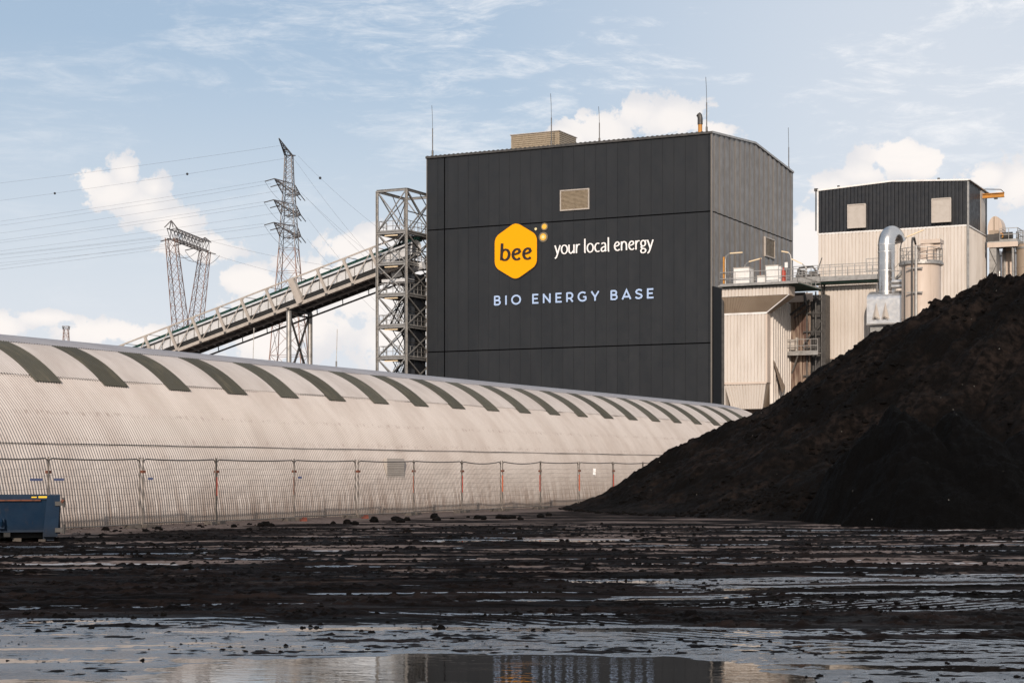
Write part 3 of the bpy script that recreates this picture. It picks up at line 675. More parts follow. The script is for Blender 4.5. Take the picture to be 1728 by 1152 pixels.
lettering('capital_letter', 'BIO ENERGY BASE', fx(834), fx(1105), 18.03, .92, .165, 'sign_blue', bld, track=.34, label='pale blue capital', each=True)
# ---- roof things
ZR = lambda u: ZE+1.07*u/ridge_u
ru = BU0+3.0; wa, da = on_u(862.5, ru); wb_, _ = on_u(943, ru); 
rt = thing('rooftop_unit', 'tan louvred plant housing on the flat roof of the black building', 'rooftop unit', ((wa+wb_)/2, ru, ZR(3.0)))
hw_ = (wb_-wa)/2; ztop = zat(229, da)-ZR(3.0)
mb = MB().box(-hw_, hw_, 0, 4.2, -.3, ztop).build('housing', 'louvre', rt)
mb = MB()
for i in range(9): mb.box(-hw_+.1, hw_-.1, -.06, .0, .02+i*ztop/9, .02+i*ztop/9+.1); mb.box(hw_, hw_+.06, .1, 4.1, .02+i*ztop/9, .02+i*ztop/9+.1)
mb.build('slats', 'louvre', rt); MB().box(-hw_-.1, hw_+.1, -.1, 4.3, ztop, ztop+.08).build('lid', 'steel_tan', rt)
def mast(px, ytop, ybase, u, label, r=.04):
    w_, d_ = on_u(px, u); zt_, zb_ = zat(ytop, d_), zat(ybase, d_)-.15
    o = thing('lightning_rod', label, 'lightning rod', (w_, u, zb_), 'lightning rods on the black building')
    h_ = zt_-zb_
    MB().tube([(0,0,0),(0,0,h_*.12)], r*2.6, 8).build('base', 'galv_dark', o)
    MB().tube([(0,0,h_*.1),(0,0,h_*.55)], r*1.3, 8).build('mast', 'galv_dark', o)
    MB().tube([(0,0,h_*.54),(-.03,0,h_*.8),(-.09,0,h_)], r*.6, 6).build('rod', 'galv_dark', o)
mast(730, 178, 262, BU0+.3, 'thin lightning rod at the left corner of the black building roof')
mast(930.5, 158, 246, BU0+.5, 'thin lightning rod in front of the tan rooftop unit')
mast(1011.5, 180, 238, BU0+4, 'short thin lightning rod in mid roof, right of the tan rooftop unit')
mast(1192.5, 130, 223, BU0+.3, 'tallest lightning rod, beside the bent exhaust pipe at the near corner')
ul, dl = on_w(1331, BW1-.3); w_ = BW1-.3
o = thing('lightning_rod', 'thin lightning rod at the far right corner of the black building roof', 'lightning rod', (w_, ul, ZE+.1), 'lightning rods on the black building')
h_ = zat(217, dl)-ZE; MB().tube([(0,0,-.1),(0,0,h_*.1)], .1, 8).build('base', 'galv_dark', o); MB().tube([(0,0,0),(0,0,h_*.55)], .05, 8).build('mast', 'galv_dark', o); MB().tube([(0,0,h_*.54),(-.05,0,h_)], .025, 6).build('rod', 'galv_dark', o)
w_, d_ = on_u(1181.5, BU0+1.2); zb_ = ZR(1.2); o = thing('exhaust_pipe', 'bent exhaust pipe with a rusty base on the near corner of the roof', 'exhaust pipe', (w_, BU0+1.2, zb_))
zt_ = zat(193, d_)-zb_
MB().tube([(0,0,-.1),(0,0,zt_*.55)], .20, 14).build('stack', 'safety_yellow', o)
MB().tube([(0,0,zt_*.5),(0,0,zt_*.8),(-.05,0,zt_*.93),(-.18,0,zt_)], .25, 14).build('elbow', 'galv_dark', o)
# ================================================================== LATTICE STAIR TOWER
TU0, TU1, TW0, TW1 = 154.9, 160.6, -91.75, -88.35
tw = thing('stair_tower', 'open steel lattice tower with stairs and landings beside the black building', 'tower', (TW0, TU0, 0))
wT, lT = TW1-TW0, TU1-TU0; ZT = 29.75
cols = [(0,0),(wT,0),(0,lT),(wT,lT)]
for i, (a_, b_) in enumerate(cols): MB().ibeam((a_,b_,0), (a_,b_,ZT), .27, .045).build('column', 'galv', tw)
levs = [0, 3.4, 6.6, 9.75, 12.9, 16.05, 19.2, 22.35, 25.5, ZT]
for i, z_ in enumerate(levs[1:]):
    mb = MB()
    for a_, b_ in ((0,1),(0,2),(1,3),(2,3)): mb.ibeam(cols[a_]+(z_,), cols[b_]+(z_,), .22, .04)
    mb.build('ring_beam', 'galv', tw)
for i in range(len(levs)-1):
    za, zb_ = levs[i], levs[i+1]
    for a_, b_ in ((0,1),(0,2),(1,3),(2,3)):
        p, q = cols[a_], cols[b_]; mb = MB()
        for (s0, s1) in ((0,1),(1,0)):
            A_ = (p if s0 == 0 else q); B_ = (q if s1 == 1 else p); e = .03 if s0 else -.03
            mb.bar((A_[0]+e,A_[1]+e,za+.05), (B_[0]+e,B_[1]+e,zb_-.05), .10)
        mb.build('cross_brace', 'galv', tw)
for i, z_ in enumerate(levs[1:-1]):
    mb = MB(); mb.box(.15, wT-.1, .15, lT*.30, z_+.05, z_+.12); mb.box(.15, wT-.1, lT*.7, lT-.1, z_+.05, z_+.12)
    for q in range(5): mb.box(.15+q*wT/5, .20+q*wT/5, .15, lT-.1, z_-.10, z_+.05)
    pf = mb.build('landing', 'galv_dark', tw)
    rb = MB(); railing(rb, [(.15,.2,z_+.12),(wT-.1,.2,z_+.12),(wT-.1,lT-.15,z_+.12),(.15,lT-.15,z_+.12)], 1.1, .8, .03); railing(rb, [(.15,.2,z_+.12),(.15,lT*.3,z_+.12)], 1.1, .8, .03)
    rb.build('handrail', 'galv', pf)
    za = levs[i]; xo = wT*.28 if i % 2 else wT*.62
    y0, y1 = (lT*.28, lT*.72) if i % 2 else (lT*.72, lT*.28)
    mb = MB(); 
    for sgn in (-.42, .42): mb.bar((xo+sgn,y0,za+.15), (xo+sgn,y1,z_+.1), .05, .25); mb.bar((xo+sgn,y0,za+1.1), (xo+sgn,y1,z_+1.05), .045); mb.bar((xo+sgn,y0,za+.65), (xo+sgn,y1,z_+.6), .035)
    for q in range(14): t_ = (q+.5)/14; yy = y0+(y1-y0)*t_; mb.box(xo-.42, xo+.42, yy-.12, yy+.12, za+.15+(z_-za)*t_-.02, za+.15+(z_-za)*t_+.02)
    mb.build('stair_flight', 'galv_dark', tw)
    if 2 <= i <= 7: MB().box(.9, 2.4, -.05, .05, z_-.34, z_-.24).build('lamp', 'lamp_cover', tw)
for i in range(len(levs)-1):
    za, zb_ = levs[i], levs[i+1]; zm = (za+zb_)/2; mb = MB()
    for y0, y1 in ((0,lT*.5),(lT*.5,lT)):
        mb.bar((wT-.12,y0,za),(wT-.12,y1,zm),.07).bar((wT-.12,y1,zm),(wT-.12,y0,zb_),.07)
    mb.bar((wT-.12,0,zm),(wT-.12,lT,zm),.09).bar((.1,lT*.5,za),(wT*.6,lT*.5,zb_),.07).bar((wT*.6,lT*.5,za),(.1,lT*.5,zb_),.07).bar((wT*.5,lT*.5,za),(wT*.5,lT*.5,zb_),.1)
    mb.build('inner_brace', 'galv_dark', tw)
MB().box(wT*.58, wT*.95, lT*.35, lT*.75, 0, 21.5).build('chute', 'black_ribbed', tw)
mb = MB(); mb.box(.2, wT-.2, lT*.1, lT*.9, 20.6, 20.9); mb.tube([(.2,lT*.5,21.6),(wT+.4,lT*.5,22.4)], .4, 12); mb.build('transfer_chute', 'belt_cover', tw)
# ================================================================== INCLINED CONVEYOR
CU0, CU1 = 156.2, 160.0; CS = .2800
cz = lambda v: 24.85-CS*(v-91.2)                           # height of the top chord at grid v
conv = thing('conveyor_gallery', 'long sloping conveyor gallery of pale steel climbing into the lattice tower', 'conveyor', (-91.2, CU0, 0))
cl = lambda v, y, dz: (-(v-91.2), y, cz(v)+dz)              # local coordinates
V0, V1 = 88.6, 176.0; Dp = 2.92; WCv = CU1-CU0
for y_, nm, lab in ((0,'near','near'),(WCv,'far','far')):
    MB().bar(cl(V0,y_,0), cl(V1,y_,0), .10, .15).build('top_chord', 'steel_tan', conv)
    MB().bar(cl(V0,y_,-Dp), cl(V1,y_,-Dp), .22, .34).build('bottom_chord', 'steel_tan' if y_ == 0 else 'galv_dark', conv)
posts = []; v_ = 92.6
while v_ < V1-3: posts.append(v_); v_ += 3.17
lean = .42
for i, v_ in enumerate(posts):
    thick = abs(v_-103.2) < 1.6
    for y_ in (0, WCv):
        MB().bar(cl(v_+lean+.4,y_,0), cl(v_-lean,y_,-Dp+.0), .5 if thick and y_ == 0 else (.20 if y_ == 0 else .08), .7 if thick and y_ == 0 else .26).build('post', 'steel_tan' if y_ == 0 else 'galv', conv)
    if i+1 < len(posts):
        vn = posts[i+1]
        MB().bar(cl(v_+lean,.02,-.05), cl(vn-lean,.02,-Dp+.1) if i % 2 == 0 else cl(vn-lean,.02,-Dp+.1), .06, .08).build('diagonal', 'steel_tan', conv)
    # outrigger under the deck
    mb = MB(); mb.bar(cl(v_-lean,0,-Dp-.1), cl(v_-lean,WCv,-Dp-.1), .12); mb.bar(cl(v_-lean,WCv*.8,-Dp-.1), cl(v_-lean+.2,WCv*.9,-Dp-.75), .09)
    mb.bar(cl(v_-lean,0,-Dp), cl(v_-lean,0,-Dp-.22), .3, .3); mb.build('floor_beam', 'galv_dark', conv)
    MB().bar(cl(v_+lean,.05,.02), cl(v_+lean,WCv,.02), .06).build('roof_beam', 'galv', conv)
MB().bar(cl(V0,WCv*.95,-Dp-.8), cl(V1,WCv*.95,-Dp-.8), .14, .16).build('service_pipe', 'galv_dark', conv)
mb = MB(); A_, B_ = cl(V0,.35,-Dp+.28), cl(V1,.35,-Dp+.28); A2, B2 = cl(V0,WCv-.2,-Dp+.28), cl(V1,WCv-.2,-Dp+.28)
def slab(a, b_, c, d, th): a, b_, c, d = map(Vector, (a,b_,c,d)); z = Vector((0,0,th)); return MB().hexa([a,b_,c,d],[a+z,b_+z,c+z,d+z])
slab(cl(V0,.15,-Dp+.12), cl(V1,.15,-Dp+.12), cl(V1,WCv-.15,-Dp+.12), cl(V0,WCv-.15,-Dp+.12), .1).build('deck', 'galv_dark', conv)
# belt trough with a rounded cover
mb = MB(); o_ = 0; n = 10
for e, v_ in enumerate((V0, V1)):
    for j in range(n+1): a_ = math.pi*j/n; mb.v.append(cl(v_, 1.25-math.cos(a_)*.95, -1.12+math.sin(a_)*.50))
    mb.v.append(cl(v_, 2.2, -2.12)); mb.v.append(cl(v_, .3, -2.12))
K_ = n+3
for j in range(K_): mb.f.append((j, (j+1) % K_, K_+(j+1) % K_, K_+j))
mb.build('belt_cover', 'belt_cover', conv)
MB().bar(cl(V0,.45,-2.36), cl(V1,.45,-2.36), .12, .40).build('belt_frame', 'black_rubber', conv)
MB().bar(cl(V0,.22,-1.14), cl(V1,.22,-1.14), .10, .14).build('belt_frame', 'black_rubber', conv)
# green inner truss handrail
mb = MB(); mb.bar(cl(V0,2.3,-.12), cl(V1,2.3,-.12), .16, .30); mb.bar(cl(V0,2.3,-.52), cl(V1,2.3,-.52), .14, .20)
v_ = V0
while v_ < V1-1: mb.bar(cl(v_,2.3,-.12), cl(v_+.7,2.3,-.52), .12); mb.bar(cl(v_+.7,2.3,-.52), cl(v_+1.4,2.3,-.12), .12); v_ += 1.4
v_ = V0+1
while v_ < V1-1: mb.bar(cl(v_,WCv-1.1,-1.0), cl(v_,WCv-1.1,-2.9), .07); v_ += 3.17
mb.build('handrail', 'steel_green', conv)
MB().bar(cl(V0,.5,-2.95), cl(V1,.5,-2.95), .16, .2).build('return_idler_rail', 'steel_tan', conv)
MB().bar(cl(V0,1.9,-3.1), cl(V1,1.9,-3.1), .3, .14).build('cable_tray', 'galv', conv)
mb = MB(); v_ = V0+.4
while v_ < V1-1: mb.bar(cl(v_,.3,-2.7), cl(v_,2.6,-3.15), .09); mb.bar(cl(v_,.25,-2.1), cl(v_,.25,-1.2), .07); v_ += 1.06
mb.build('idler_frame', 'galv', conv)
mb = MB(); v_ = V0+2.2
for i in range(26): 
    mb.bar(cl(v_,1.0,-1.12), cl(v_-.9,1.0,-.95), .10, .07); v_ += 3.17
mb.build('walkway_lamps', 'lamp_cover', conv)
MB().box(-(V1-91.2)-4, -(V1-91.2)+2, -2, WCv+2, 0, 4).build('tail_housing', 'black_ribbed', conv)
tr_ = thing('trestle', 'two legged steel trestle with cross bracing holding up the sloping conveyor', 'trestle', (-103.2, CU0, 0))
zt_ = cz(103.2)-Dp-.2
for y_ in (0, WCv+.25):
    MB().tube([(0,y_,0),(0,y_,zt_-.1)], .27, 14).build('leg', 'galv', tr_)
MB().ibeam((0,-.3,zt_), (0,WCv+.6,zt_), .34, .05).build('cap_beam', 'galv_dark', tr_)
zz = [1, 6.0, 11.2, zt_-.5]; mb = MB()
for a_, b_ in zip(zz[:-1], zz[1:]):
    mb.bar((0,.1,a_),(0,WCv,b_),.17); mb.bar((.03,WCv,a_),(.03,.1,b_),.17); mb.bar((0,.1,b_),(0,WCv,b_),.16)
mb.build('cross_brace', 'galv_dark', tr_)
# ================================================================== PYLONS AND CABLES (far off)
def lattice(mb, levels, r1, r2, ax=None):
    """levels: list of (centre, half-size, ...) ; ax = two horizontal unit axes"""
    ax = ax or (Vector((1,0,0)), Vector((0,1,0))); cs = []
    for c_, hs in levels:
        h2 = hs if isinstance(hs, tuple) else (hs, hs); c_ = Vector(c_); cs.append([c_+ax[0]*sx_*h2[0]+ax[1]*sy_*h2[1] for sx_, sy_ in ((-1,-1),(1,-1),(1,1),(-1,1))])
    for a_, b_ in zip(cs[:-1], cs[1:]):
        for i in range(4):
            j = (i+1) % 4; mb.bar(a_[i], b_[i], r1); mb.bar(a_[i], b_[j], r2); mb.bar(a_[j], b_[i], r2); mb.bar(b_[i], b_[j], r2)
DP = 350.0; XP = (487.5-864)/F*DP
py = thing('lattice_pylon', 'tall slim lattice pylon with three pairs of crossarms and a peaked top', 'pylon', (XP, DP, 0), grid=False, group=None)
e1 = Vector((-.13, -.9915, 0)); e2 = Vector((.9915, -.13, 0))
zp = lambda y: zat(y, DP)
ctrl = [(0,5.3),(24,3.05),(45,1.62),(52,1.25),(59,.82),(63.4,.68)]
def hsz(z): return float(np.interp(z, [c_[0] for c_ in ctrl], [c_[1] for c_ in ctrl]))
zl = [0,9,17,24,30,35.5,40.5,45,47.5,50,52.3,54.5,56.7,59,60.1,61.2,62.3,63.4]
mb = MB(); lattice(mb, [((0,0,z), hsz(z)) for z in zl[:8]], .17, .075, (e1, e2)); mb.build('lower_body', 'pylon_rust', py)
mb = MB(); lattice(mb, [((0,0,z), hsz(z)) for z in zl[7:]], .14, .065, (e1, e2)); mb.build('upper_body', 'pylon_steel', py)
mb = MB(); T_ = [(e1*s1*.7+e2*s2*.7+Vector((0,0,63.4))) for s1 in (-1,1) for s2 in (-1,1)]
for L_, dz in ((7.6,2.0),(-5.2,.9)):
    tip = e1*L_+Vector((0,0,63.4+dz))
    for p in T_: mb.bar(p, tip, .14)
    for q in (.35,.7):
        a_ = [p.lerp(tip, q) for p in T_]
        for i in range(4): mb.bar(a_[i], a_[(i+1) % 4], .09); mb.bar(T_[i], a_[(i+1) % 4], .08)
mb.build('peak', 'pylon_steel', py)
armtips = []
for z_, La, Lb in ((56.2,10.8,9.0),(52.1,11.3,9.6),(47.8,11.2,9.6)):
    for L_, nm in ((La,1),(-Lb,-1)):
        mb = MB(); s_ = hsz(z_); tip = e1*L_+Vector((0,0,z_+.9)); roots = [e1*math.copysign(s_, L_)+e2*k_*s_+Vector((0,0,z_+dz)) for k_ in (-1,1) for dz in (-.4,1.5)]
        for p in roots: mb.bar(p, tip, .15)
        for q in (.25,.5,.75):
            a_ = [p.lerp(tip, q) for p in roots]
            for i, j in ((0,1),(1,3),(3,2),(2,0),(0,3)): mb.bar(a_[i], a_[j], .09)
        for i, j in ((0,3),(1,2)): mb.bar(roots[i], roots[j].lerp(tip, .5), .09)
        mb.build('crossarm', 'pylon_steel', py); armtips.append((tip, z_, nm))
        for f_ in (1.0, .62):
            q_ = Vector((0,0,z_-.2)).lerp(tip, f_); 
            for sd_ in ((-1,) if nm > 0 else (-1, 1)): MB().bar(q_, q_+(Vector((-1.9,.4,-.45)) if sd_ < 0 else Vector((1.0,-.2,-1.3))), .16).build('insulator', 'insulator', py)
        a_, b_ = tip+Vector((-1.9,.4,-.45)), Vector((1.2,1,z_-2.5)); MB().tube([a_.lerp(b_, q/8)-Vector((0,0,1.4*4*(q/8)*(1-q/8))) for q in range(9)], .03, 4).build('jumper_wire', 'wire', py)
DV = 330.0; X2 = (316-864)/F*DV
pv = thing('lattice_pylon', 'shorter lattice pylon with two leaning legs and a flat boxed top beam', 'pylon', (X2, DV, 0), grid=False)
lx = lambda x: (x-316)/F*DV
f1 = Vector((-lx(283)+lx(353), 21.0*1, 0)).normalized(); f2 = Vector((f1.y, -f1.x, 0))
zb1 = zat(404, DV)
endL = Vector(((289-864)/F*(DV-9.5)-X2, -9.5, 0)); endR = Vector(((346-864)/F*(DV+9.5)-X2, 9.5, 0)); f1 = (endR-endL).normalized(); f2 = Vector((f1.y, -f1.x, 0))
mb = MB(); N_ = 10; zc = 44.2
for q in range(N_):
    a_ = endL.lerp(endR, q/N_)+Vector((0,0,zc)); b_ = endL.lerp(endR, (q+1)/N_)+Vector((0,0,zc)); cr = []
    for p in (a_, b_): cr.append([p+f2*s1*.8+Vector((0,0,s2*.9)) for s1, s2 in ((-1,-1),(1,-1),(1,1),(-1,1))])
    for i in range(4): j = (i+1) % 4; mb.bar(cr[0][i], cr[1][i], .15); mb.bar(cr[0][i], cr[1][j], .09); mb.bar(cr[1][i], cr[1][j], .09)
mb.build('top_beam', 'pylon_steel', pv)
for E_, hp in ((endL, 1.4), (endR, .8)):
    mb = MB(); tip = E_+Vector((0,0,zc+.9+hp))
    for s1, s2 in ((-1,-1),(1,-1),(1,1),(-1,1)): mb.bar(E_+f2*s1*.8+f1*s2*1.3+Vector((0,0,zc+.9)), tip, .14)
    mb.build('peak', 'pylon_steel', pv)
zj = 22.0; jc = Vector((lx(316), 0, zj))
for E_, sg in ((endL, -1), (endR, 1)):
    mb = MB(); top = E_+Vector((0,0,zc-.9)); bot = jc+f1*sg*1.9
    lv_ = [(top.lerp(bot, q/9), (.85+.75*q/9, .85+.4*q/9)) for q in range(10)]
    lattice(mb, lv_, .12, .055, (f1, f2)); mb.build('leg', 'pylon_rust', pv)
mb = MB(); lattice(mb, [(jc+Vector((0,0,-zj*q/4)), (3.4+1.2*q/4, 1.3+2.4*q/4)) for q in range(5)], .2, .11, (f1, f2)); mb.build('base_body', 'pylon_rust', pv)
mb = MB()
for q in (.0,.35,.7,1.0):
    p = endL.lerp(endR, q)+Vector((0,0,zc-1)); mb.bar(p, p+Vector((-2.0 if q < .9 else 2.0,.4,-.4)), .16)
mb.build('insulators', 'insulator', pv)
mb = MB()
for q in (.2,.5,.8):
    p = endL.lerp(endR, q)+Vector((-2.5,0,zc-1.4)); e_ = p+Vector((6.5,0,-.8)); mb.tube([p.lerp(e_, s_/8)-Vector((0,0,2.2*4*(s_/8)*(1-s_/8))) for s_ in range(9)], .04, 4)
mb.build('jumper_wires', 'wire', pv)
D3 = 640.0; p3 = thing('lattice_pylon', 'tiny distant rusty lattice pylon top above the left end of the hall', 'pylon', ((111.5-864)/F*D3, D3, 0), grid=False)
zz3 = zat(556, D3); mb = MB(); lattice(mb, [((0,0,z_), 3.0-2.2*z_/zz3) for z_ in np.linspace(0, zz3, 13)], .15, .09); mb.build('body', 'pylon_rust', p3)
mb = MB(); lattice(mb, [((0,0,zz3), .9), ((0,0,zz3+1.2), 1.1)], .2, .1); mb.build('head', 'pylon_steel', p3)
def cable(x0, y0, d0, x1, y1, d1, label, sag=0.0, ball=None, grp='overhead power cables', r=.017):
    a_, b_ = wpt(x0, y0, d0), wpt(x1, y1, d1)
    if ball is None:
        o = tag(MB().tube([(a_.lerp(b_, q/24)-Vector((0,0,sag*4*(q/24)*(1-q/24))))-a_ for q in range(25)], r, 5).build('power_cable', 'wire'), label, 'cable', grp); o.location = a_
    else:
        o = thing('power_cable', label, 'cable', tuple(a_), grid=False, group=grp)
        MB().tube([(a_.lerp(b_, q/24)-Vector((0,0,sag*4*(q/24)*(1-q/24))))-a_ for q in range(25)], r, 5).build('wire', 'wire', o)
        for bq in ball:
            bm_ = bmesh.new(); bmesh.ops.create_icosphere(bm_, subdivisions=2, radius=.27); me = bpy.data.meshes.new('marker_ball'); bm_.to_mesh(me); bm_.free(); me.materials.append(MT['insulator'])
            bo = bpy.data.objects.new('marker_ball', me); C.objects.link(bo); bo.parent = o; bo.location = (a_.lerp(b_, bq)-Vector((0,0,sag*4*bq*(1-bq))))-a_
def ext(x0, y0, xe, ye, xt): return ye+(ye-y0)/(xe-x0)*(xt-xe)
LW = [((472,246),(0,303.5),'topmost cable running left from the peak of the tall pylon',None),
 ((484,267),(0,333),'second highest cable running left past the tall pylon, with marker balls',(.178,.452)),
 ((450,305),(0,368),'upper crossarm cable, higher of the pair running left from the tall pylon',None),
 ((457,310),(0,375),'upper crossarm cable, lower of the pair running left from the tall pylon',None),
 ((470,322),(0,388),'cable running left from the far side of the upper crossarm',None),
 ((448,340),(0,400),'middle crossarm cable, higher of the pair running left from the tall pylon',None),
 ((455,345),(0,404),'middle crossarm cable, lower of the pair running left from the tall pylon',None),
 ((470,359),(0,418),'cable running left from the far side of the middle crossarm',None),
 ((448,377),(0,423),'lowest crossarm cable, higher of the pair running left from the tall pylon',None),
 ((456,381),(0,431),'lowest crossarm cable, lower of the pair running left from the tall pylon',None),
 ((470,393),(0,438),'cable running left from the far side of the lowest crossarm',None)]
for (a_, b_, lab, bl) in LW:
    xt = -260; cable(a_[0], a_[1], 349, xt, ext(a_[0],a_[1],b_[0],b_[1],xt), 470, lab, sag=.8, ball=bl)
for (a_, b_, lab) in (((264,402),(0,428),'highest cable running left from the boxed top beam pylon'),((282,412),(0,446),'middle cable running left from the boxed top beam pylon'),((280,419),(0,452),'lowest cable running left from the boxed top beam pylon')):
    xt = -260; cable(a_[0], a_[1], 330, xt, ext(a_[0],a_[1],b_[0],b_[1],xt), 430, lab, sag=.3)
RW = [((503,263),(645,380),(.20,),'cable with a marker ball dropping right from the tall pylon peak'),((492,262),(640,440),None,'cable dropping right from the inner side of the pylon peak'),
 ((517,333),(700,500),None,'cable dropping right from the upper crossarm, outer end'),((508,325),(690,470),None,'cable dropping right from the upper crossarm, inner end'),
 ((519,368),(690,560),None,'cable dropping right from the middle crossarm'),((518,403),(660,540),None,'cable dropping right from the lowest crossarm')]
for a_, b_, bl, lab in RW: cable(a_[0], a_[1], 352, b_[0]+70, ext(a_[0],a_[1],b_[0],b_[1],b_[0]+70), 300, lab, sag=1.2, ball=bl)
cable(353, 406, 332, 720, 466, 290, 'higher cable running right from the boxed top beam pylon', sag=1.0); cable(356, 428, 332, 700, 500, 290, 'lower cable running right from the boxed top beam pylon', sag=1.0)
for x_, y0, y1, lab in ((427,553,605,'thin pole behind the hall, left of the tall pylon'),(567.5,555,618,'thin pole behind the hall, right of the conveyor trestle')):
    d_ = 150; p = wpt(x_, y0, d_); o = thing('lightning_pole', lab, 'pole', (p.x, p.y, 0), 'thin poles behind the hall', grid=False)
    MB().tube([(0,0,0),(0,0,p.z*.80)], .07, 8).build('mast', 'galv', o); MB().tube([(0,0,p.z*.80),(.08,0,p.z)], .03, 6).build('rod', 'galv', o)
# ================================================================== FILTER HOUSE (pale ribbed housing right of the black building)
FU = 142.0; FW0 = on_u(1218, FU)[0]; FW1 = on_u(1331, FU)[0]; fl = FW1-FW0; dF = on_u(1275, FU)[1]
fh = thing('filter_house', 'pale ribbed filter housing with a shade-darkened sloping hood and hopper, right of the black building', 'filter housing', (FW0, FU, 0))
z_top, z_hood, FD = zat(484, dF), zat(499, dF), 1.7
RB = 1.0                                                    # the lower body stands back under the overhanging top
MB().ribbed((0,0), (fl,0), z_hood, z_top, .30, .08, .22, .06).build('upper_cladding', 'beige', fh)
MB().box(fl-.05, fl, .0, FD, z_hood, z_top).box(0, .05, .0, 7, z_hood, z_top).box(.05, fl-.05, 6.9, 7, z_hood, z_top).build('upper_side', 'beige_smooth', fh)
w0_, dq0 = on_u(1222, FU+RB); w1_, dq1 = on_u(1293, FU+RB); bw0, bw1 = w0_-FW0, w1_-FW0
ub_ = on_w(1332, w1_)[0]-FU; zh, zb_, zf = zat(527, dq1), zat(645, dq1), zat(689, dq1); zlow = 5.0
MB().ribbed((bw0,RB), (bw1,RB), zb_, zh, .30, .08, .22, .06).build('front_panel', 'beige', fh)
MB().ribbed((bw1,RB+.9), (bw1,ub_), zlow, z_hood-.1, .62, .22, .45, .10).build('side_cladding', 'beige', fh)
MB().box(bw1-.08, bw1+.10, RB-.02, RB+.85, zb_, zh).build('corner_panel', 'beige_smooth', fh)
MB().box(bw0, bw0+.08, RB+.05, ub_, zlow, zh).box(bw0+.08, bw1-.08, ub_-.1, ub_, zlow, zh).build('rear_cladding', 'beige', fh)
MB().box(-.05, .12, .1, .3, 3, z_hood).build('corner_post', 'galv_dark', fh)
A_ = [(bw0,RB,zh),(bw1,RB,zh),(fl,0,z_hood),(0,0,z_hood)]
def ribquad(mb, a, b_, c, d, n, up_):
    a, b_, c, d, up_ = map(Vector, (a,b_,c,d,up_))
    for i in range(n):
        f0, f1_, f2_ = i/n, (i+.3)/n, (i+1)/n; lo = lambda f: a.lerp(b_, f); hi = lambda f: d.lerp(c, f)
        mb.add([lo(f0),lo(f1_),hi(f1_),hi(f0)], [(0,1,2,3)]); mb.add([lo(f1_)+up_,lo(f2_)+up_,hi(f2_)+up_,hi(f1_)+up_], [(0,1,2,3)])
        mb.add([lo(f1_),lo(f1_)+up_,hi(f1_)+up_,hi(f1_)], [(0,1,2,3)]); mb.add([lo(f2_)+up_,lo(f2_),hi(f2_),hi(f2_)+up_], [(0,1,2,3)])
mb = MB(); ribquad(mb, A_[0], A_[1], A_[2], A_[3], 22, (0,-.06,-.03)); mb.build('hood', 'tan_and_hood_shade', fh)  # hood coloured darker than the housing to paint in its underside shade
mb = MB(); ribquad(mb, (bw1,RB,zh), (bw1,RB+1.0,zh), (fl,FD,z_hood), (fl,0,z_hood), 6, (.04,0,-.04)); mb.build('side_hood', 'tan_and_hood_shade', fh)
MB().bar((bw0-.05,RB-.08,zh-.04), (bw1+.08,RB-.08,zh-.04), .06, .16).bar((bw1+.06,RB-.06,zh-.03), (fl+.03,-.04,z_hood-.02), .09).build('hood_trim', 'white_paint', fh)
hb0, hb1 = on_u(1231, FU+RB)[0]-FW0, on_u(1284, FU+RB)[0]-FW0
mb = MB(); ribquad(mb, (hb0,RB+.5,zf), (hb1,RB+.5,zf), (bw1,RB,zb_-.02), (bw0,RB,zb_-.02), 14, (0,-.07,0))
mb.add([(hb0,RB+.5,zf),(bw0,RB,zb_),(bw0,RB+3,zb_),(hb0,RB+2.4,zf)], [(0,1,2,3)]); mb.build('hopper', 'beige', fh)
MB().add([(hb1,RB+.5,zf),(hb1,RB+2.2,zf),(bw1+.02,RB+2.6,zb_),(bw1+.02,RB,zb_)], [(0,1,2,3)]).build('hopper_cheek', 'tan_and_hood_shade', fh)
MB().box(bw0-.05, bw1+.05, RB-.12, RB-.08, zb_-.12, zb_+.06).build('hopper_trim', 'beige_smooth', fh)
uc = on_w(1325, w1_+.3)[0]-FU; mb = MB(); ribquad(mb, (bw1+1.0,RB+1.2,zat(662,dq1)), (bw1+.3,uc,zat(650,dq1)), (bw1+.26,RB+1.3,zat(607,dq1)), (bw1+.25,RB+1.1,zat(607,dq1)), 7, (.03,-.02,0)); mb.build('side_chute', 'tan_and_hood_shade', fh)
MB().box(-.15, .9, .2, 2, 6.0, 6.9).box(0, .35, .6, .9, 0, 6).box(bw1-.4, bw1-.1, RB+.3, RB+.6, 0, zlow).box(bw0+.1, bw0+.4, ub_-.6, ub_-.3, 0, zlow).box(bw1-.4, bw1-.1, ub_-.6, ub_-.3, 0, zlow).build('support_leg', 'galv', fh)
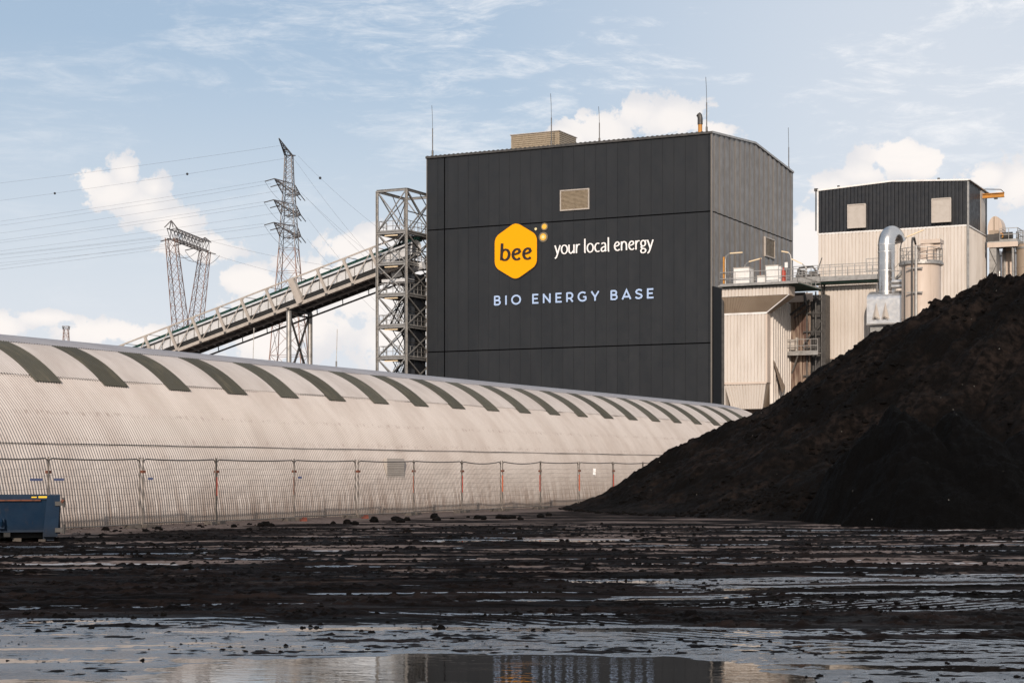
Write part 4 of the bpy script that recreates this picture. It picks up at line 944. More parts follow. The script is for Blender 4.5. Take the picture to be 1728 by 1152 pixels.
# roof deck with railing
zD = z_top+.08; FD = 6.0; pl0, pl1 = on_u(1212, FU-.6)[0]-FW0, on_u(1347, FU-.6)[0]-FW0
MB().box(pl0, pl1, -.6, FD+.2, zD, zD+.07).build('roof_deck', 'steel_green', fh)
MB().bar((pl0,-.62,zD+.05), (pl1,-.62,zD+.05), .05, .10).build('deck_edge', 'galv', fh)
rb = MB(); railing(rb, [(pl0+.1,-.5,zD+.07),(pl1-.1,-.5,zD+.07),(pl1-.1,FD,zD+.07)], 1.12, 1.25, .032); railing(rb, [(pl0+.1,-.5,zD+.07),(pl0+.1,FD,zD+.07),(pl1-.1,FD,zD+.07)], 1.12, 1.25, .032); rb.build('railing', 'galv', fh)
zW = zD+.07
def grid_at(x, u): return on_u(x, u)[0]
def cabinet(x0, x1, ytop, u, label, dep=1.2):
    w0, w1 = grid_at(x0, u), grid_at(x1, u); d_ = on_u(x0, u)[1]; o = thing('cabinet', label, 'cabinet', ((w0+w1)/2, u, zW), 'white cabinets on the filter house roof')
    h_ = zat(ytop, d_)-zW; hw_ = (w1-w0)/2
    MB().box(-hw_, hw_, 0, dep, .12, h_).build('case', 'white_paint', o); MB().box(-hw_-.04, hw_+.04, -.04, dep+.04, h_, h_+.06).build('lid', 'vent_panel', o)
    MB().box(-hw_*.9, -hw_*.05, -.03, 0, .3, h_-.12).box(hw_*.05, hw_*.9, -.03, 0, .3, h_-.12).build('door', 'white_paint', o)
    MB().box(-hw_-.06, hw_+.06, .05, dep-.05, 0, .12).build('plinth', 'galv', o)
cabinet(1238, 1264, 453, FU+.8, 'white cabinet on the filter house roof, nearest the black building')
cabinet(1292, 1313, 449, FU+1.2, 'white cabinet on the filter house roof, beside the red cylinder')
cabinet(1278, 1291, 466, FU+1.6, 'low white cabinet between the two tall ones on the filter house roof', .8)
w_ = grid_at(1322, FU+.9); o = thing('gas_cylinder', 'upright orange red cylinder beside a white cabinet on the filter house roof', 'cylinder', (w_, FU+.9, zW))
MB().lathe(0, 0, [(.01,0),(.19,.0),(.2,.05),(.2,1.15),(.12,1.3),(.05,1.36),(.05,1.45),(.01,1.46)], 16).build('bottle', 'safety_red', o, smooth=True)
MB().box(-.34,-.2,-.1,.1,0,1.55).build('bracket', 'white_paint', o)
def lamp(x, ybase, ytop, xe, ye, u, label, m='galv', base_z=None, yellow=False):
    w_, d_ = on_u(x, u); zb0 = base_z if base_z is not None else zat(ybase, d_); we, de = on_u(xe, u); zt_ = zat(ytop, d_); ze_ = zat(ye, de)
    o = thing('lamp_post', label, 'lamp', (w_, u, zb0), 'lamp posts on the roofs and catwalks')
    dx = we-w_; h_ = zt_-zb0; he = ze_-zb0; s_ = .28*dx
    MB().tube([(0,0,0),(0,0,h_*.80),(s_*.18,0,h_*.93),(s_,0,h_+(he-h_)*.3)], .05, 8).build('pole', m, o)
    MB().bar((s_,0,h_+(he-h_)*.3), (dx,0,he), .13, .10).build('luminaire', 'lamp_cover', o)
    if yellow: MB().bar((-.12,0,.2), (-.12,0,h_*.9), .14).build('marker_post', 'safety_yellow', o)
lamp(1224, 478, 428, 1253, 426, FU-.3, 'lamp post with a yellow strip at the left end of the filter house roof', base_z=zW, yellow=True)
lamp(1256, 478, 444, 1285, 436, FU+4.5, 'lamp on a low bent pole behind the first white cabinet', base_z=zW)
lamp(1335, 478, 427, 1319, 424, FU+2.5, 'tall lamp post bent to the left at the right end of the filter house roof', base_z=zW)
w_ = grid_at(1283, FU+3); o = thing('roof_pole', 'thin rusty pole standing between the cabinets on the filter house roof', 'pole', (w_, FU+3, zW)); MB().tube([(0,0,0),(0,0,2.6)], .04, 6).build('pole', 'rust', o)
w_ = grid_at(1327, FU+.3); o = thing('notice_board', 'small white notice on a post near the right end of the filter house roof', 'notice', (w_, FU+.3, zW))
MB().bar((0,0,0),(0,0,1.5),.05).build('post', 'galv', o); MB().box(-.13,.13,-.05,-.02,1.35,1.8).build('board', 'white_paint', o)
# streaked vessel house with a small balcony between the housings
VU = 149.4; vw0, vw1 = grid_at(1331, VU), grid_at(1384, VU)+.3
vh = thing('vessel_house', 'brown streaked cladding block with pipes in the gap between the two pale housings', 'industrial building', (vw0, VU, 0))
zt_ = zat(489, 150)
MB().ribbed((0,0), (vw1-vw0-1.15,0), 0, zt_, .42, .12, .4, .1).build('cladding', 'streaked_cladding', vh)
MB().box(vw1-vw0-1.15, vw1-vw0, .6, 2, 0, zt_).box(0,vw1-vw0-1.15,.1,2,0,zt_).build('recess_wall', 'galv_dark', vh)
mb = MB(); xw = vw1-vw0
for xx in (xw*.55, xw*.8, xw-.1): mb.tube([(xx,-.25,2),(xx,-.25,zt_+.2)], .07, 8)
for zz_ in (9.8, 12.2, 13.6, 15.2, 16.4): mb.bar((xw*.45,-.3,zz_), (xw,-.3,zz_), .12)
mb.bar((xw*.1,-.5,15.1), (xw*.65,-.5,16.3), .16); mb.bar((xw*.2,-.5,14.8), (xw*.7,-.5,15.9), .1); mb.bar((xw*.45,-.4,12.4), (xw,-.4,14.6), .1); mb.tube([(.2,-.5,16.9),(xw*.5,-.5,16.9),(xw*.55,-.5,15.9)], .14, 8)
mb.build('pipework', 'galv_dark', vh)
zb2 = zat(591, 150); bx = MB().box(-.1, xw-.1, -1.3, 0, zb2-.1, zb2).box(-.1,xw-.1,-1.36,-1.28,zb2-.22,zb2+.02).build('balcony', 'galv', vh)
rb = MB(); railing(rb, [(-.05,-.1,zb2),(-.05,-1.25,zb2),(xw-.15,-1.25,zb2)], 1.15, .55, .03); rb.build('railing', 'galv', bx); MB().bar((.0,-1.2,zb2-.2),(.0,0,zb2-1.5),.1).bar((1.2,-1.2,zb2-.2),(.3,-.1,zb2-1.7),.1).build('bracket', 'galv', bx)
MB().box(.35,.8,-.9,-.5,zb2+.3,zb2+1.2).box(.9,1.05,-.9,-.6,zb2,zb2+1.35).build('valve_box', 'vent_panel', bx)
mb = MB(); mb.box(.02,.35,-.04,.02,zb2+1.3,zb2+2.2); mb.box(.02,.35,-.04,.02,4,zb2-2.4); mb.build('door_opening', 'seam', vh)
# ---- lower pale block with catwalk
MU = 152.0; mw0, mw1 = grid_at(1383, MU), grid_at(1479, MU); dM = on_u(1430, MU)[1]; ml = mw1-mw0
bk = thing('bunker_house', 'lower pale ribbed block with a railed catwalk along its top', 'industrial building', (mw0, MU, 0))
zmt, zmb = zat(481, dM), zat(603, dM)
MB().ribbed((0,0), (ml,0), zmb, zmt, .32, .08, .22, .06).build('front_cladding', 'beige', bk)
MB().box(0, .1, 0, 8, zmb, zmt).box(ml-.1, ml, .02, 8, zmb, zmt).box(.1, ml-.1, .3, .4, zmb, zmb+.1).build('side_cladding', 'beige', bk)
MB().box(-.06,.04,-.07,0,zmb-.05,zmt).box(-.05,ml,-.07,-.03,zmb-.1,zmb+.05).build('corner_trim', 'beige_smooth', bk)
MB().box(.2,.5,.2,.5,0,zmb).box(2.2,2.5,.2,.5,0,zmb).box(4.3,4.6,.2,.5,0,zmb).box(0,ml,.1,7.8,zmb-.25,zmb-.02).build('support_leg', 'galv', bk)
MB().tube([(.55,-.1,zmb-1.2),(.55,-.1,zmb)], .22, 12).build('outlet_pipe', 'silver_dull', bk)
cw0, cw1 = grid_at(1338, MU-1.6)-mw0, grid_at(1484, MU-1.6)-mw0; zc_ = zat(471, dM)
cwk = MB().box(cw0, cw1, -1.6, .3, zc_-.12, zc_).box(cw0, cw1, -1.66, -1.58, zc_-.28, zc_+.02).build('catwalk', 'galv', bk)
MB().box(cw0+.2, cw1-.2, -1.4, .2, zc_-.42, zc_-.2).build('catwalk_beam', 'steel_green', bk)
rb = MB(); railing(rb, [(cw0,-1.5,zc_),(cw1,-1.5,zc_)], 1.15, 1.1, .032); railing(rb, [(cw0,.2,zc_),(cw1,.2,zc_)], 1.15, 1.1, .032)
s0 = grid_at(1461, MU-1.6)-mw0; railing(rb, [(s0,-1.5,zc_+.35),(cw1,-1.5,zc_+.35)], 1.15, .7, .032); rb.build('railing', 'galv', bk)
MB().bar((.6,-1.4,zc_-.3),(.45,-.02,zc_-.4),.12).bar((.45,-.1,zc_-.3),(.5,-.1,zc_-2.2),.14).bar((.5,-1.2,zc_-.4),(.5,-.1,zc_-1.6),.1).build('bracket', 'galv_dark', bk)
lamp(1361, 462, 449, 1336, 437, MU-1.0, 'lamp on a bent pole at the left end of the catwalk', base_z=zc_)
o = thing('catwalk_machinery', 'grey valve gear and small frames behind the left end of the catwalk railing', 'machinery', (grid_at(1365, MU+.6), MU+.6, zc_))
mb = MB(); mb.box(-1.2,.8,0,.8,0,.7).box(-.9,-.5,.1,.7,.7,1.1).box(.0,.5,.1,.6,.7,.95); mb.tube([(-1.3,.4,.4),(-1.0,.4,1.3),(.2,.4,1.4),(.6,.4,.9)], .09, 8); mb.bar((.6,.3,.7),(1.1,.3,2.1),.07); mb.build('valve_gear', 'galv_dark', o)
w_, d_ = on_u(1389, MU-.5); o = thing('lit_lamp', 'small lit orange lamp glowing under the lower pale block, just above the pile', 'lamp', (w_, MU-.5, zat(612, d_)))
MB().lathe(0, 0, [(.01,-.12),(.09,-.08),(.12,0),(.09,.08),(.01,.12)], 12).build('bulb', 'lamp_warm', o, smooth=True); MB().tube([(0,0,.1),(0,.3,.6)], .03, 6).build('bracket', 'galv_dark', o)
# ---- tall pale building with black ribbed upper storey
UU = 160.0; uw0, uw1 = grid_at(1381, UU), grid_at(1632.5, UU); ulen = uw1-uw0; ud = 8.6
ub = thing('silo_building', 'tall pale ribbed building with a black ribbed upper storey and two square vents', 'industrial building', (uw0, UU, 0))
d0, d1_ = on_u(1381, UU)[1], on_u(1632, UU)[1]; zs, ze0, ze1 = 23.45, zat(323, d0), zat(304.5, d1_); wr = grid_at(1505, UU)-uw0; zr = zat(307, on_u(1505, UU)[1])
ze = (ze0+ze1)/2
def gt(f): x = f*ulen; return ze+(zr-ze)*(x/wr if x < wr else (ulen-x)/(ulen-wr))
MB().ribbed((0,0), (ulen,0), 4, zs-.06, .32, .08, .22, .06).build('lower_cladding', 'beige', ub)
MB().ribbed((0,0), (ulen,0), zs+.06, gt, .34, .10, .4, .1).build('upper_cladding', 'black_ribbed', ub)
MB().box(-.08, ulen+.08, -.09, .0, zs-.07, zs+.07).bar((-.05,-.1,ze+.06),(wr,-.1,zr+.06),.12,.14).bar((wr,-.1,zr+.06),(ulen+.1,-.1,ze+.06),.12,.14).build('trim', 'white_paint', ub)
MB().box(-.09,.03,-.09,.03,zs,ze).build('corner_trim', 'white_paint', ub)
for wx in (1395, 1584): 
    xx = grid_at(wx+(20 if wx < 1500 else 0), UU)-uw0; MB().box(xx-.1, xx+.1, -.1, .1, gt(xx/ulen), gt(xx/ulen)+.28).build('ridge_fitting', 'galv_dark', ub)
MB().ribbed((ulen,0), (ulen,ud), 4, zs-.06, .36, .04, .5, .1).build('lower_side_layer', 'beige', ub)
MB().ribbed((ulen,0), (ulen,ud), zs+.06, ze, .42, .05, .5, .1).build('upper_side_cladding', 'black_ribbed', ub)
MB().box(ulen-.02, ulen+.1, ud*.62, ud*.85, zs+.1, ze-.1).build('side_shutter', 'vent_panel', ub)
MB().box(ulen, ulen+.1, -.05, ud, zs-.06, zs+.06).build('side_trim', 'white_paint', ub)
r_ = MB(); r_.hexa([(-.1,-.1,ze+.03),(wr,-.1,zr+.03),(wr,ud,zr+.03),(-.1,ud,ze+.03)], [(-.1,-.1,ze+.1),(wr,-.1,zr+.1),(wr,ud,zr+.1),(-.1,ud,ze+.1)])
r_.hexa([(wr,-.1,zr+.03),(ulen+.25,-.1,ze+.03),(ulen+.25,ud,ze+.03),(wr,ud,zr+.03)], [(wr,-.1,zr+.1),(ulen+.25,-.1,ze+.1),(ulen+.25,ud,ze+.1),(wr,ud,zr+.1)]); r_.build('roof', 'white_paint', ub)
MB().box(0,.1,.1,ud,0,ze).box(.1,ulen,ud-.1,ud,0,ze).build('rear_cladding', 'beige', ub)
for x0, x1, y0, y1 in ((1431,1462,346,385),(1573,1606,336,375.5)):
    a_, b_ = grid_at(x0, UU-.45)-uw0, grid_at(x1-2, UU-.45)-uw0; dd = on_u(x0, UU-.45)[1]; zz0, zz1 = zat(y1, dd), zat(y0, dd)
    vt = MB().box(a_, b_, -.45, -.07, zz0, zz1).build('square_vent', 'vent_panel', ub); MB().box(a_-.05, b_+.05, -.50, -.452, zz1-.06, zz1+.04).box(a_-.05,b_+.05,-.50,-.452,zz0-.04,zz0+.06).box(b_-.05,b_+.06,-.5,-.452,zz0+.06,zz1-.06).box(a_-.06,a_+.05,-.5,-.452,zz0+.06,zz1-.06).build('vent_frame', 'vent_panel', vt)
xd = ulen+.12; MB().tube([(xd-.02,-.22,4),(xd-.02,-.22,ze-.1)], .11, 10).build('downpipe', 'galv', ub)
MB().tube([(-.2,-.1,zs+.3),(-.2,-.1,ze)], .07, 8).box(-.35,-.05,-.2,.1,ze,ze+.25).build('rain_hopper', 'galv_dark', ub)
# crane beam
cu = UU+ud*.72; crb = thing('crane_beam', 'orange hoist beam jutting out from under the roof of the tall pale building', 'hoist beam', (uw1, cu, ze-1.2))
we = on_u(1694.5, cu)[0]-uw1; zbm = zat(330, on_u(1675, cu)[1])-(ze-1.2)
MB().ibeam((-.5,0,zbm), (we,0,zbm), .36, .06).build('beam', 'safety_yellow', crb)
MB().bar((.0,0,zbm+.65),(we-.3,0,zbm+.5),.07).bar((we-.3,0,zbm+.5),(we,0,zbm+.2),.07).build('tie_rod', 'galv_dark', crb)
MB().box(we-.9,we-.6,-.12,.12,zbm-.35,zbm-.15).build('trolley', 'galv_dark', crb)
# ---- silver hood and duct
HU = 149.0; hw0, hw1 = grid_at(1462.5, HU), grid_at(1520, HU); hl = hw1-hw0; dH = on_u(1490, HU)[1]; zt1, zh1, zh0 = zat(487, dH), zat(507, dH), zat(545, dH)
hd = thing('exhaust_duct', 'shiny silver duct rising from a curved hood and bending over at the top', 'duct', (hw0, HU, 0))
pts = [(0,zh0),(0,zh1+.15)]+[(2.6-2.6*math.cos(a_*math.pi/2/6), zh1+.15+(zt1-zh1-.15)*math.sin(a_*math.pi/2/6)) for a_ in range(1,7)]+[(3.2,zt1),(3.2,zh0)]
MB().prism(pts, 0, 0, hl).build('hood', 'silver_dull', hd)
mb = MB()
for cx_ in (.28, .55): 
    c_ = hl*cx_; mb.add([(c_,-.02,zh0+1.75),(c_-.36,-.02,zh0+.3),(c_,-.26,zh0+.55),(c_+.36,-.02,zh0+.3)], [(0,1,2),(0,2,3)])
    mb.add([(c_-.3,-.02,zh0+.2),(c_,-.02,zh0+.62),(c_,-.32,zh0+.45)], [(0,1,2)]).add([(c_+.3,-.02,zh0+.2),(c_,-.32,zh0+.45),(c_,-.02,zh0+.62)], [(0,1,2)])
mb.build('hood_facet', 'vent_panel', hd)
MB().box(-.05,hl+.05,-.06,.1,zh0-.12,zh0).box(.2,hl-.2,.4,2.6,zh0-.9,zh0-.12).box(.4,.7,.6,.9,0,zh0-.9).box(hl-.7,hl-.4,.6,.9,0,zh0-.9).box(.4,.7,2.2,2.5,0,zh0-.9).box(hl-.7,hl-.4,2.2,2.5,0,zh0-.9).build('hood_base', 'galv', hd)
dcx = grid_at(1496, HU+1.0)-hw0; dR = 14.2*on_u(1496, HU+1)[1]/F; ztp = zat(411, dH)
MB().tube([(dcx,1.0,zt1-1.2),(dcx,1.0,ztp)], dR, 28, cap=False).build('duct_riser', 'silver', hd, smooth=True)
bend = [(dcx,1.0,ztp)]+[(dcx+.28*(1-math.cos(a_)), 1.0+.85*(1-math.cos(a_)), ztp+1.0*math.sin(a_)) for a_ in np.linspace(.12, math.pi*.86, 22)]
MB().tube(bend, dR, 28, cap=False).build('duct_elbow', 'silver', hd, smooth=True)
e_ = Vector(bend[-1]); dr_ = (Vector(bend[-1])-Vector(bend[-2])).normalized(); MB().tube([e_-dr_*.04, e_-dr_*.02], dR*.97, 24).build('duct_mouth', 'seam', hd)
for zz_ in (zt1-.2, zt1+1.6, zt1+3.2, ztp): MB().tube([(dcx,1.0,zz_-.04),(dcx,1.0,zz_+.04)], dR*1.035, 28).build('flange', 'silver_dull', hd)
# ---- silo
SU = 148.0; swc, dS = on_u(1554.5, SU); SR = 32.5*dS/F; zS = zat(446, dS)
si = thing('silo', 'cream cylindrical silo with a railed top and filter unit', 'silo', (swc, SU, 0))
MB().lathe(0, 0, [(SR,3),(SR,zS-4.6),(SR+.015,zS-4.58),(SR+.015,zS-4.5),(SR,zS-4.48),(SR,zS),(SR-.1,zS+.05),(.01,zS+.35)], 64).build('shell', 'beige_smooth', si, smooth=False)
MB().lathe(0, 0, [(SR+.02,zS-.18),(SR+.22,zS-.1),(SR+.22,zS+.05),(SR-.1,zS+.06)], 48).build('deck_ring', 'galv', si)
rb = MB(); ring = [((SR+.12)*math.cos(a_), (SR+.12)*math.sin(a_), zS+.05) for a_ in np.linspace(0, 2*math.pi, 19)[:-1]]; railing(rb, ring, 1.2, .7, .028, closed=True); rb.build('railing', 'galv', si)
ft = MB().lathe(.55, -.1, [(.78,zS+.1),(.78,zS+1.55),(.6,zS+1.62),(.01,zS+1.7)], 24).box(.1,1.75,-.8,.6,zS+1.62,zS+1.95).box(1.0,1.7,-.5,.3,zS+1.2,zS+1.6).build('filter_unit', 'beige_smooth', si)
for dx_, rr_ in ((-.30,.09),(.02,.12)):
    MB().tube([(dx_,-SR-.28,3),(dx_,-SR-.28,zS+(1.6 if dx_ < 0 else 1.3)),(dx_,-SR-.1,zS+(2.0 if dx_ < 0 else 1.3)),(dx_,-SR+.4,zS+(2.1 if dx_ < 0 else 1.3)),(dx_,-SR+.9,zS+(1.6 if dx_ < 0 else 1.2))], rr_, 8).build('fill_pipe', 'galv' if dx_ > 0 else 'galv_dark', si)
for zz_ in (zS-.5, zS-2.5, zS-4.6, zS-7): MB().box(-.75,.55,-SR-.34,-SR-.18,zz_-.05,zz_+.05).build('pipe_bracket', 'galv', si)
MB().tube([(-.95,-SR-.12,3),(-.95,-SR-.12,zS)], .04, 6).build('cable_pipe', 'galv_dark', si)
o = thing('stair_landing', 'small grey landing with a diagonal stair between the silver duct and the silo', 'landing', (grid_at(1512, SU+2), SU+2, zat(475, dS)))
mb = MB().box(-.9,.9,-.5,.8,-.2,0); railing(mb, [(-.9,-.5,0),(.9,-.5,0)], 1.15, .8, .03); mb.build('platform', 'galv', o)
mb = MB(); mb.bar((-1.0,.6,-.3),(1.1,.6,2.0),.09,.2).bar((-1.0,.9,-.3),(1.1,.9,2.0),.09,.2).bar((-1.0,.6,.7),(1.1,.6,3.0),.05); mb.build('stair', 'galv', o)
MB().tube([(-.2,-.6,.25),(.7,-.6,.25)], .16, 10).tube([(-.2,-.6,-.15),(.7,-.6,-.15)], .14, 10).build('gear_motor', 'silver_dull', o)
lamp(1519, 470, 405, 1559, 388, SU+4.5, 'long armed lamp leaning over the silo in front of the pale wall', base_z=zat(473, dS))
# ---- far right tanks on a railed platform
RU = 166.0; rw0, dR_ = on_u(1667, RU); g_ = lambda x: grid_at(x, RU)-rw0
zp_ = zat(408, dR_)
tk = thing('tank_platform', 'railed steel platform on the far right carrying machinery above the tanks', 'platform', (rw0, RU, 0))
MB().box(0, g_(1717), 0, 3.0, zp_-.35, zp_).build('deck', 'galv', tk); MB().box(-.05, g_(1717)+.05, -.05, .0, zp_-.55, zp_-.1).build('deck_edge', 'beige_smooth', tk)
rb = MB(); railing(rb, [(g_(1687),.05,zp_),(g_(1717),.05,zp_),(g_(1717),2.9,zp_)], 1.15, .65, .032); rb.build('railing', 'galv', tk)
MB().box(.1, g_(1681), .1, 1.5, 4, zp_-.35).build('panelled_shaft', 'galv', tk)
mb = MB()
for zz_ in range(4, 20, 3): mb.bar((.1,.06,zz_),(g_(1681),.06,zz_+1.5),.05).bar((g_(1681),.06,zz_+1.5),(.1,.06,zz_+3),.05)
mb.build('shaft_brace', 'galv_dark', tk)
MB().ibeam((g_(1712),.3,0),(g_(1708),.3,zp_-.3),.2,.04).ibeam((g_(1686),2.6,0),(g_(1686),2.6,zp_-.3),.2,.04).build('leg', 'galv', tk)
dr = thing('drum_unit', 'cream round topped drum housing standing on the far right platform', 'drum housing', (rw0+g_(1677), RU+1.4, zp_))
pz = zat(387, dR_)-zp_; pr_ = g_(1691)/2*1.05
MB().prism([(-pr_*.95,0),(pr_*.95,0),(pr_*.95,pz)]+[(pr_*math.cos(a_), pz+1.25*math.sin(a_)) for a_ in np.linspace(0, math.pi, 12)]+[(-pr_*.95,pz)], 1, -.9, .9).build('casing', 'beige_smooth', dr)
MB().box(-.5,.35,-.96,-.9,pz-.75,pz-.05).box(-.1,0,-.98,-.9,pz-.05,pz+1.2).build('hatch', 'tan_and_hood_shade', dr); MB().box(-pr_,pr_,-1.2,-.92,.0,.7).build('guard', 'galv_dark', dr)
mo = thing('drive_motor', 'grey drive motor with an orange end cap on the far right platform', 'motor', (rw0+g_(1693), RU+.7, zp_))
MB().tube([(-.9,0,.5),(.7,0,.5)], .38, 16).box(-.8,.6,-.3,.3,0,.2).build('motor_body', 'galv_dark', mo); MB().tube([(-.25,-.36,.55),(-.25,-.42,.55)], .24, 14).build('end_cap', 'safety_yellow', mo)
def tank(x0, x1, ytop, u, label, m='silver'):
    a_, b_ = grid_at(x0, u), grid_at(x1, u); d_ = on_u(x0, u)[1]; zt_ = zat(ytop, d_); r_ = (b_-a_)/2
    o = thing('storage_tank', label, 'tank', ((a_+b_)/2, u, 0), 'silver tanks at the far right')
    MB().lathe(0, 0, [(r_,0),(r_,zt_-2.2),(r_+.02,zt_-2.15),(r_,zt_-2.1),(r_,zt_-.3),(r_*.9,zt_),(.01,zt_+.15)], 40).build('shell', m, o, smooth=False)
    MB().lathe(0, 0, [(r_+.03,zt_-.5),(r_+.06,zt_-.45),(r_+.06,zt_-.35),(r_+.03,zt_-.3)], 40).build('top_ring', 'galv', o)
    return o, zt_, r_
tank(1691, 1714, 420, RU+3.2, 'silver tank standing under the far right platform', 'beige_smooth')
tank(1681, 1692, 425, RU+4.5, 'slim dull silver tank beside the panelled shaft at far right', 'silver_dull')
o_, z_, r__ = tank(1715, 1752, 413, RU+1.5, 'tan tank cut off by the right edge of the photo', 'tan_and_hood_shade')
rb = MB(); ring = [((r__)*math.cos(a_), (r__)*math.sin(a_), z_) for a_ in np.linspace(0, 2*math.pi, 15)[:-1]]; railing(rb, ring, 1.15, .7, .03, closed=True); rb.build('railing', 'galv', o_)
# ================================================================== TEMPORARY FENCE
FV = 32.7
px = [-120, -40, 82, 239, 364, 497, 602, 698, 780, 846, 912, 977, 1034, 1085, 1133, 1176]
pu = [on_w(x, -FV)[0] for x in px]
labs = ['mesh fence panel behind the left part of the blue skip', 'mesh fence panel rising above the blue skip at the left edge', 'wide mesh fence panel directly right of the blue skip',
 'mesh fence panel between the second and third joints right of the skip', 'mesh fence panel between the first two joints marked with red tape', 'mesh fence panel just left of the wall louvre',
 'mesh fence panel in front of the small louvre in the hall wall', 'mesh fence panel just right of the wall louvre, its top rail sagging', 'mesh fence panel with a dipping top rail under the right half of the black building',
 'narrow looking mesh fence panel left of the brown stained wall streaks', 'mesh fence panel straight above the loose lumps by the tip of the coal pile', 'mesh fence panel with its foot meeting the toe of the coal pile',
 'mesh fence panel with a scrap of white plastic caught in it', 'mesh fence panel partly buried by the slope of the coal pile', 'last mesh fence panel showing above the coal slope']
for i in range(1, len(px)-1):
    L = pu[i+1]-pu[i]-.07; off = .04*math.sin(i*2.3)
    p = thing('mesh_fence', labs[i], 'fence', (-FV+off, pu[i]+.035, 0), 'temporary mesh fence panels along the hall', rz=math.pi/2-TH)
    H = 2.05+.012*math.sin(i*3.1); rr = .021; zb0 = .14+.03*(i % 2)
    MB().tube([(0,0,.05),(0,0,H+.04)], rr, 8).build('post', 'fence_steel', p); MB().tube([(L,0,.05),(L,0,H+.04)], rr, 8).build('post', 'fence_steel', p)
    sag = .03+.05*(i in (8, 9))
    MB().tube([(0,0,H-.13),(.04,0,H-.05),(.14,0,H-.01)]+[(.14+(L-.28)*q/10,0,H-.01-sag*4*(q/10)*(1-q/10)) for q in range(1,10)]+[(L-.14,0,H-.01),(L-.04,0,H-.05),(L,0,H-.13)], rr, 8).build('top_rail', 'fence_steel', p)
    MB().tube([(0,0,zb0),(L*.5,0,zb0-.01),(L,0,zb0)], rr*.9, 8).build('bottom_rail', 'fence_steel', p)
    mb = MB(); q = .10
    while q < L-.05: mb.bar((q,.0,zb0),(q+.01*math.sin(q*9),.0,H-.04),.0022); q += .10
    z_ = .32
    while z_ < H-.12: 
        pts = [(L*s_/8, .006, z_+.012*math.sin(s_*1.3+i+z_*4)-(.02 if 0 < s_ < 8 else 0)) for s_ in range(9)]; mb.tube(pts, .003, 4, cap=False); z_ += .18
    mb.build('mesh', 'fence_steel', p)
    mb = MB().box(-.07,.07,-.05,.05,H-.42,H-.34); mb.build('clamp', 'rust', p)
    if i in (4, 5, 6, 7, 8, 9, 10, 11, 12, 13) and i != 6: MB().tube([(.0,-.0,1.0-.02*i),(.0,0,1.50)], .030, 8).build('marking_tape', 'orange' if i % 2 else 'safety_red', p)
    if i in (2, 3, 5): MB().box(.22,.62 if i == 2 else .45,-.012,-.006,H-.62,H-.55).build('name_tag', 'tag_blue', p)
    if i == 1: MB().box(L-.75,L-.25,-.012,-.006,H-.62,H-.55).build('name_tag', 'tag_blue', p)
for i in range(2, len(px)-1):
    ft_l = ['left of the blue skip end','three metres right of the blue skip','at the third joint from the left','at the joint with two red tapes','at the joint left of the wall louvre','at the joint right of the wall louvre','at the sagging rails','under the blue lettering','at the joint near the pile toe','at the joint beside the pile toe','at the buried joint before the last','under the coal slope','at the last joint under coal'][i-2]
    f_ = thing('ballast_block', 'pair of dark concrete foot blocks '+ft_l, 'fence foot', (-FV, pu[i], 0), 'concrete feet under the fence joints', rz=math.pi/2-TH+.25*math.sin(i*1.9))
    f_.location += Vector((0, -.06, 0))
    for s_ in (-1, 1):
        mb = MB(); x0 = s_*.34-.02*i % .05; mb.hexa([(x0-.24,-.14,-.02),(x0+.24,-.14,-.02),(x0+.24,.14,-.02),(x0-.24,.14,-.02)], [(x0-.22,-.12,.13),(x0+.22,-.12,.13),(x0+.22,.12,.13),(x0-.22,.12,.13)])
        mb.build('block', 'concrete_block', f_)
for x_, y_, lab in ((512, 880.5, 'red brick lying by the fence below the red taped joint'), (616, 876, 'red brick lying by the fence left of the wall louvre')):
    d_ = CH*F/(y_-HZ); mb = MB().box(-.11,.11,-.06,.06,0,.07).box(-.03,.10,-.065,.055,.07,.13); o = tag(mb.build('brick', 'brick_red'), lab, 'brick', 'red bricks by the fence'); o.location = ((x_-864)/F*d_, d_, .03); o.rotation_euler = (0,0,.4)
bmx = bmesh.new(); bmesh.ops.create_grid(bmx, x_segments=5, y_segments=7, size=.5)
for v in bmx.verts: v.co.z = .06*math.sin(v.co.x*9+v.co.y*5); v.co.x *= .10+.15*abs(v.co.y); v.co.y *= .30
me = bpy.data.meshes.new('plastic_scrap'); bmx.to_mesh(me); bmx.free(); me.materials.append(MT['sign_white']); o = bpy.data.objects.new('plastic_scrap', me); C.objects.link(o)
sm_ = o.modifiers.new('thick', 'SOLIDIFY'); sm_.thickness = .01
uq, dq = on_w(1003, -FV+.06); o.location = g2w(-FV+.06, uq, zat(796, dq)); o.rotation_euler = (math.pi/2, .3, math.pi/2-TH); tag(o, 'scrap of white plastic caught in the fence mesh', 'plastic scrap')
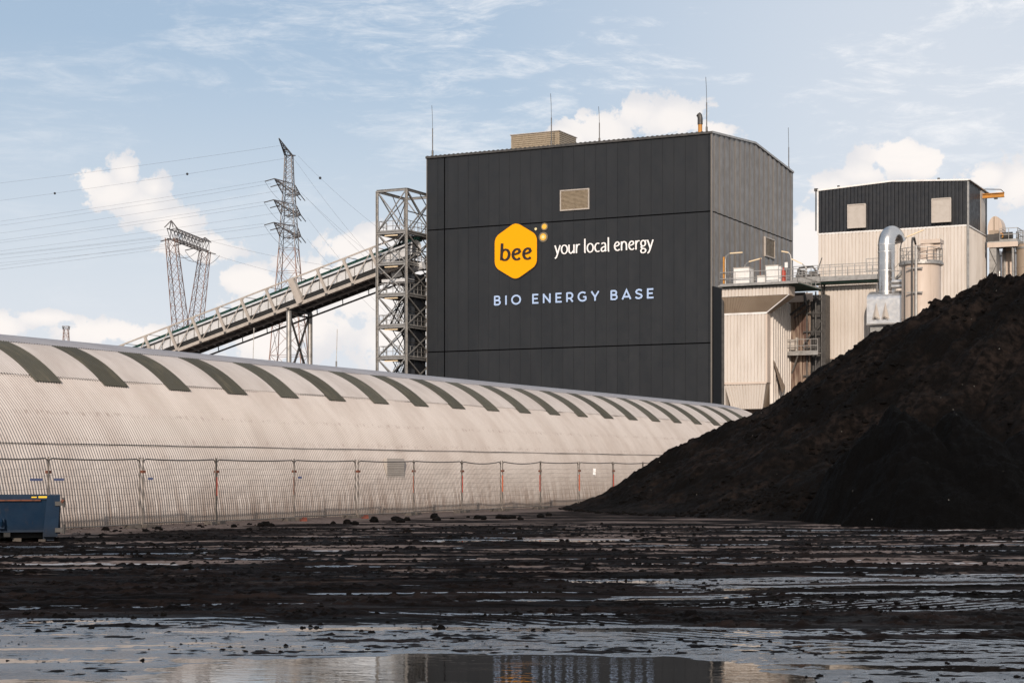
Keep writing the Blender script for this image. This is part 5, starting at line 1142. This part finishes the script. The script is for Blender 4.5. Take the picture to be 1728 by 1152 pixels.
# stones and lumps one can pick out near the fence
lumps = [(178,921-24,.10),(195,899,.07),(245,899,.08),(268,896,.10),(395,890.5,.08),(440,889,.10),(449,888,.12),(458,889,.09),(562,885,.08),(586,884.5,.12),(600,886,.1),(632,882,.16),(668,881,.14),(677,883,.12),(687,880,.12),(733,876,.15),(737,880,.12),(735,872,.08),(763,877,.07),(806,877,.12),(816,878,.11),(843,876,.14),(852,877,.12),(865,876.5,.13),(878,878,.10),(790,874,.05),(912,874,.12),(926,872,.12)]
r_ = np.random.default_rng(3); places = ['near the skip','by the blue skip end','below the first foot','below the second foot','under the third fence joint','by the red tapes','between the fence and the ruts','left of the wall louvre','under the wall louvre','right of the wall louvre','in the middle of the dirt strip','near the pile toe','at the very toe of the pile']
for i, (x_, y_, s_) in enumerate(lumps):
    d_ = CH*F/(y_-HZ); V = icv*(1+r_.uniform(-.25,.25,(len(icv),1)))*np.array([1.25,1,.8])*s_
    me = bpy.data.meshes.new('coal_rock'); me.from_pydata([tuple(v) for v in V], [], [tuple(int(a) for a in f) for f in icf]); me.materials.append(MT['coal_lump'])
    o = bpy.data.objects.new('coal_rock', me); C.objects.link(o); o.location = ((x_-864)/F*d_, d_, s_*.45+.02); o.rotation_euler = (0,0,i)
    tag(o, 'black coal rock lying on the dirt strip along the fence', 'rock', 'coal rocks along the fence')
# ================================================================== BLUE SKIP
sk = thing('skip_container', 'blue steel roll on skip with a rusty rim at the left edge', 'skip', (-10.75, 42.3, 0), grid=False, rz=.25)
Lk = 6.2; Dk = 2.3; zt = 1.12; zb = .30
P_ = lambda x, y, z: (x, y, z)
mb = MB(); mb.hexa([(-Lk,.18,zb),(-.26,.18,zb),(-.26,.24,zb),(-Lk,.24,zb)], [(-Lk,.06,zt-.10),(-.26,.06,zt-.10),(-.26,.12,zt-.10),(-Lk,.12,zt-.10)])
mb.hexa([(-Lk,Dk-.24,zb),(-.26,Dk-.24,zb),(-.26,Dk-.18,zb),(-Lk,Dk-.18,zb)], [(-Lk,Dk-.12,zt-.10),(-.26,Dk-.12,zt-.10),(-.26,Dk-.06,zt-.10),(-Lk,Dk-.06,zt-.10)])
mb.box(-Lk,-.26,.18,Dk-.18,zb-.05,zb); mb.build('body', 'skip_blue', sk)
MB().box(-Lk,-.30,.0,.14,zt-.09,zt).box(-Lk,-.30,Dk-.14,Dk,zt-.09,zt).build('rim', 'skip_blue', sk)
MB().box(-Lk,-.45,-.006,.05,zt-.125,zt-.092).build('rusty_lip', 'rust', sk)
MB().hexa([(-.40,.04,.14),(-.06,.04,.14),(-.06,.3,.14),(-.40,.3,.14)], [(-.30,-.02,zt+.01),(.0,-.02,zt+.01),(.0,.3,zt+.01),(-.30,.3,zt+.01)]).build('corner_post', 'skip_blue', sk)
MB().box(-.26,.0,.3,Dk-.0,zb-.1,zt).build('tail_door', 'skip_blue', sk)
for z_ in (.30, .93): MB().box(-.12,.10,-.05,.06,z_-.05,z_+.05).tube([(.08,-.04,z_-.09),(.08,-.04,z_+.14)], .03, 8).build('hinge', 'galv_dark', sk)
MB().tube([(.04,-.02,1.0),(.09,-.05,.97)], .05, 8).build('latch', 'rust', sk)
MB().box(-1.42,-1.28,.02,.10,.34,.58).tube([(-1.35,-.04,.42),(-1.35,-.1,.50),(-1.35,.02,.55)], .035, 8).build('lashing_hook', 'skip_blue', sk)
MB().box(-Lk,-.35,.55,.75,.10,.28).box(-Lk,-.35,Dk-.75,-.55+Dk,.10,.28).box(-3,-2.8,.2,Dk-.2,.14,.28).box(-1.3,-1.15,.2,Dk-.2,.14,.28).build('chassis_rail', 'black_rubber', sk)
for y_ in (.28, Dk-.45):
    ro = MB().tube([(-.28,y_,.10),(-.28,y_+.2,.10)], .10, 18).build('roller', 'galv_dark', sk); MB().box(-.40,-.14,y_-.05,y_-.02,.04,.28).build('roller_bracket', 'skip_blue', ro)
MB().box(-.50,-.24,-.012,-.003,zt-.055,zt-.012).box(-.66,-.54,-.012,-.003,zt-.050,zt-.022).build('yellow_label', 'label_yellow', sk)
MB().box(-.50,-.34,.05,.2,.0,.08).box(-1.1,-.9,.4,.6,0,.1).build('timber_chock', 'concrete_block', sk)
# ------------------------------------------------------------------ finish
S.render.engine = 'CYCLES'
try:
    S.cycles.max_bounces = 6; S.cycles.diffuse_bounces = 3; S.cycles.glossy_bounces = 3
except Exception: pass
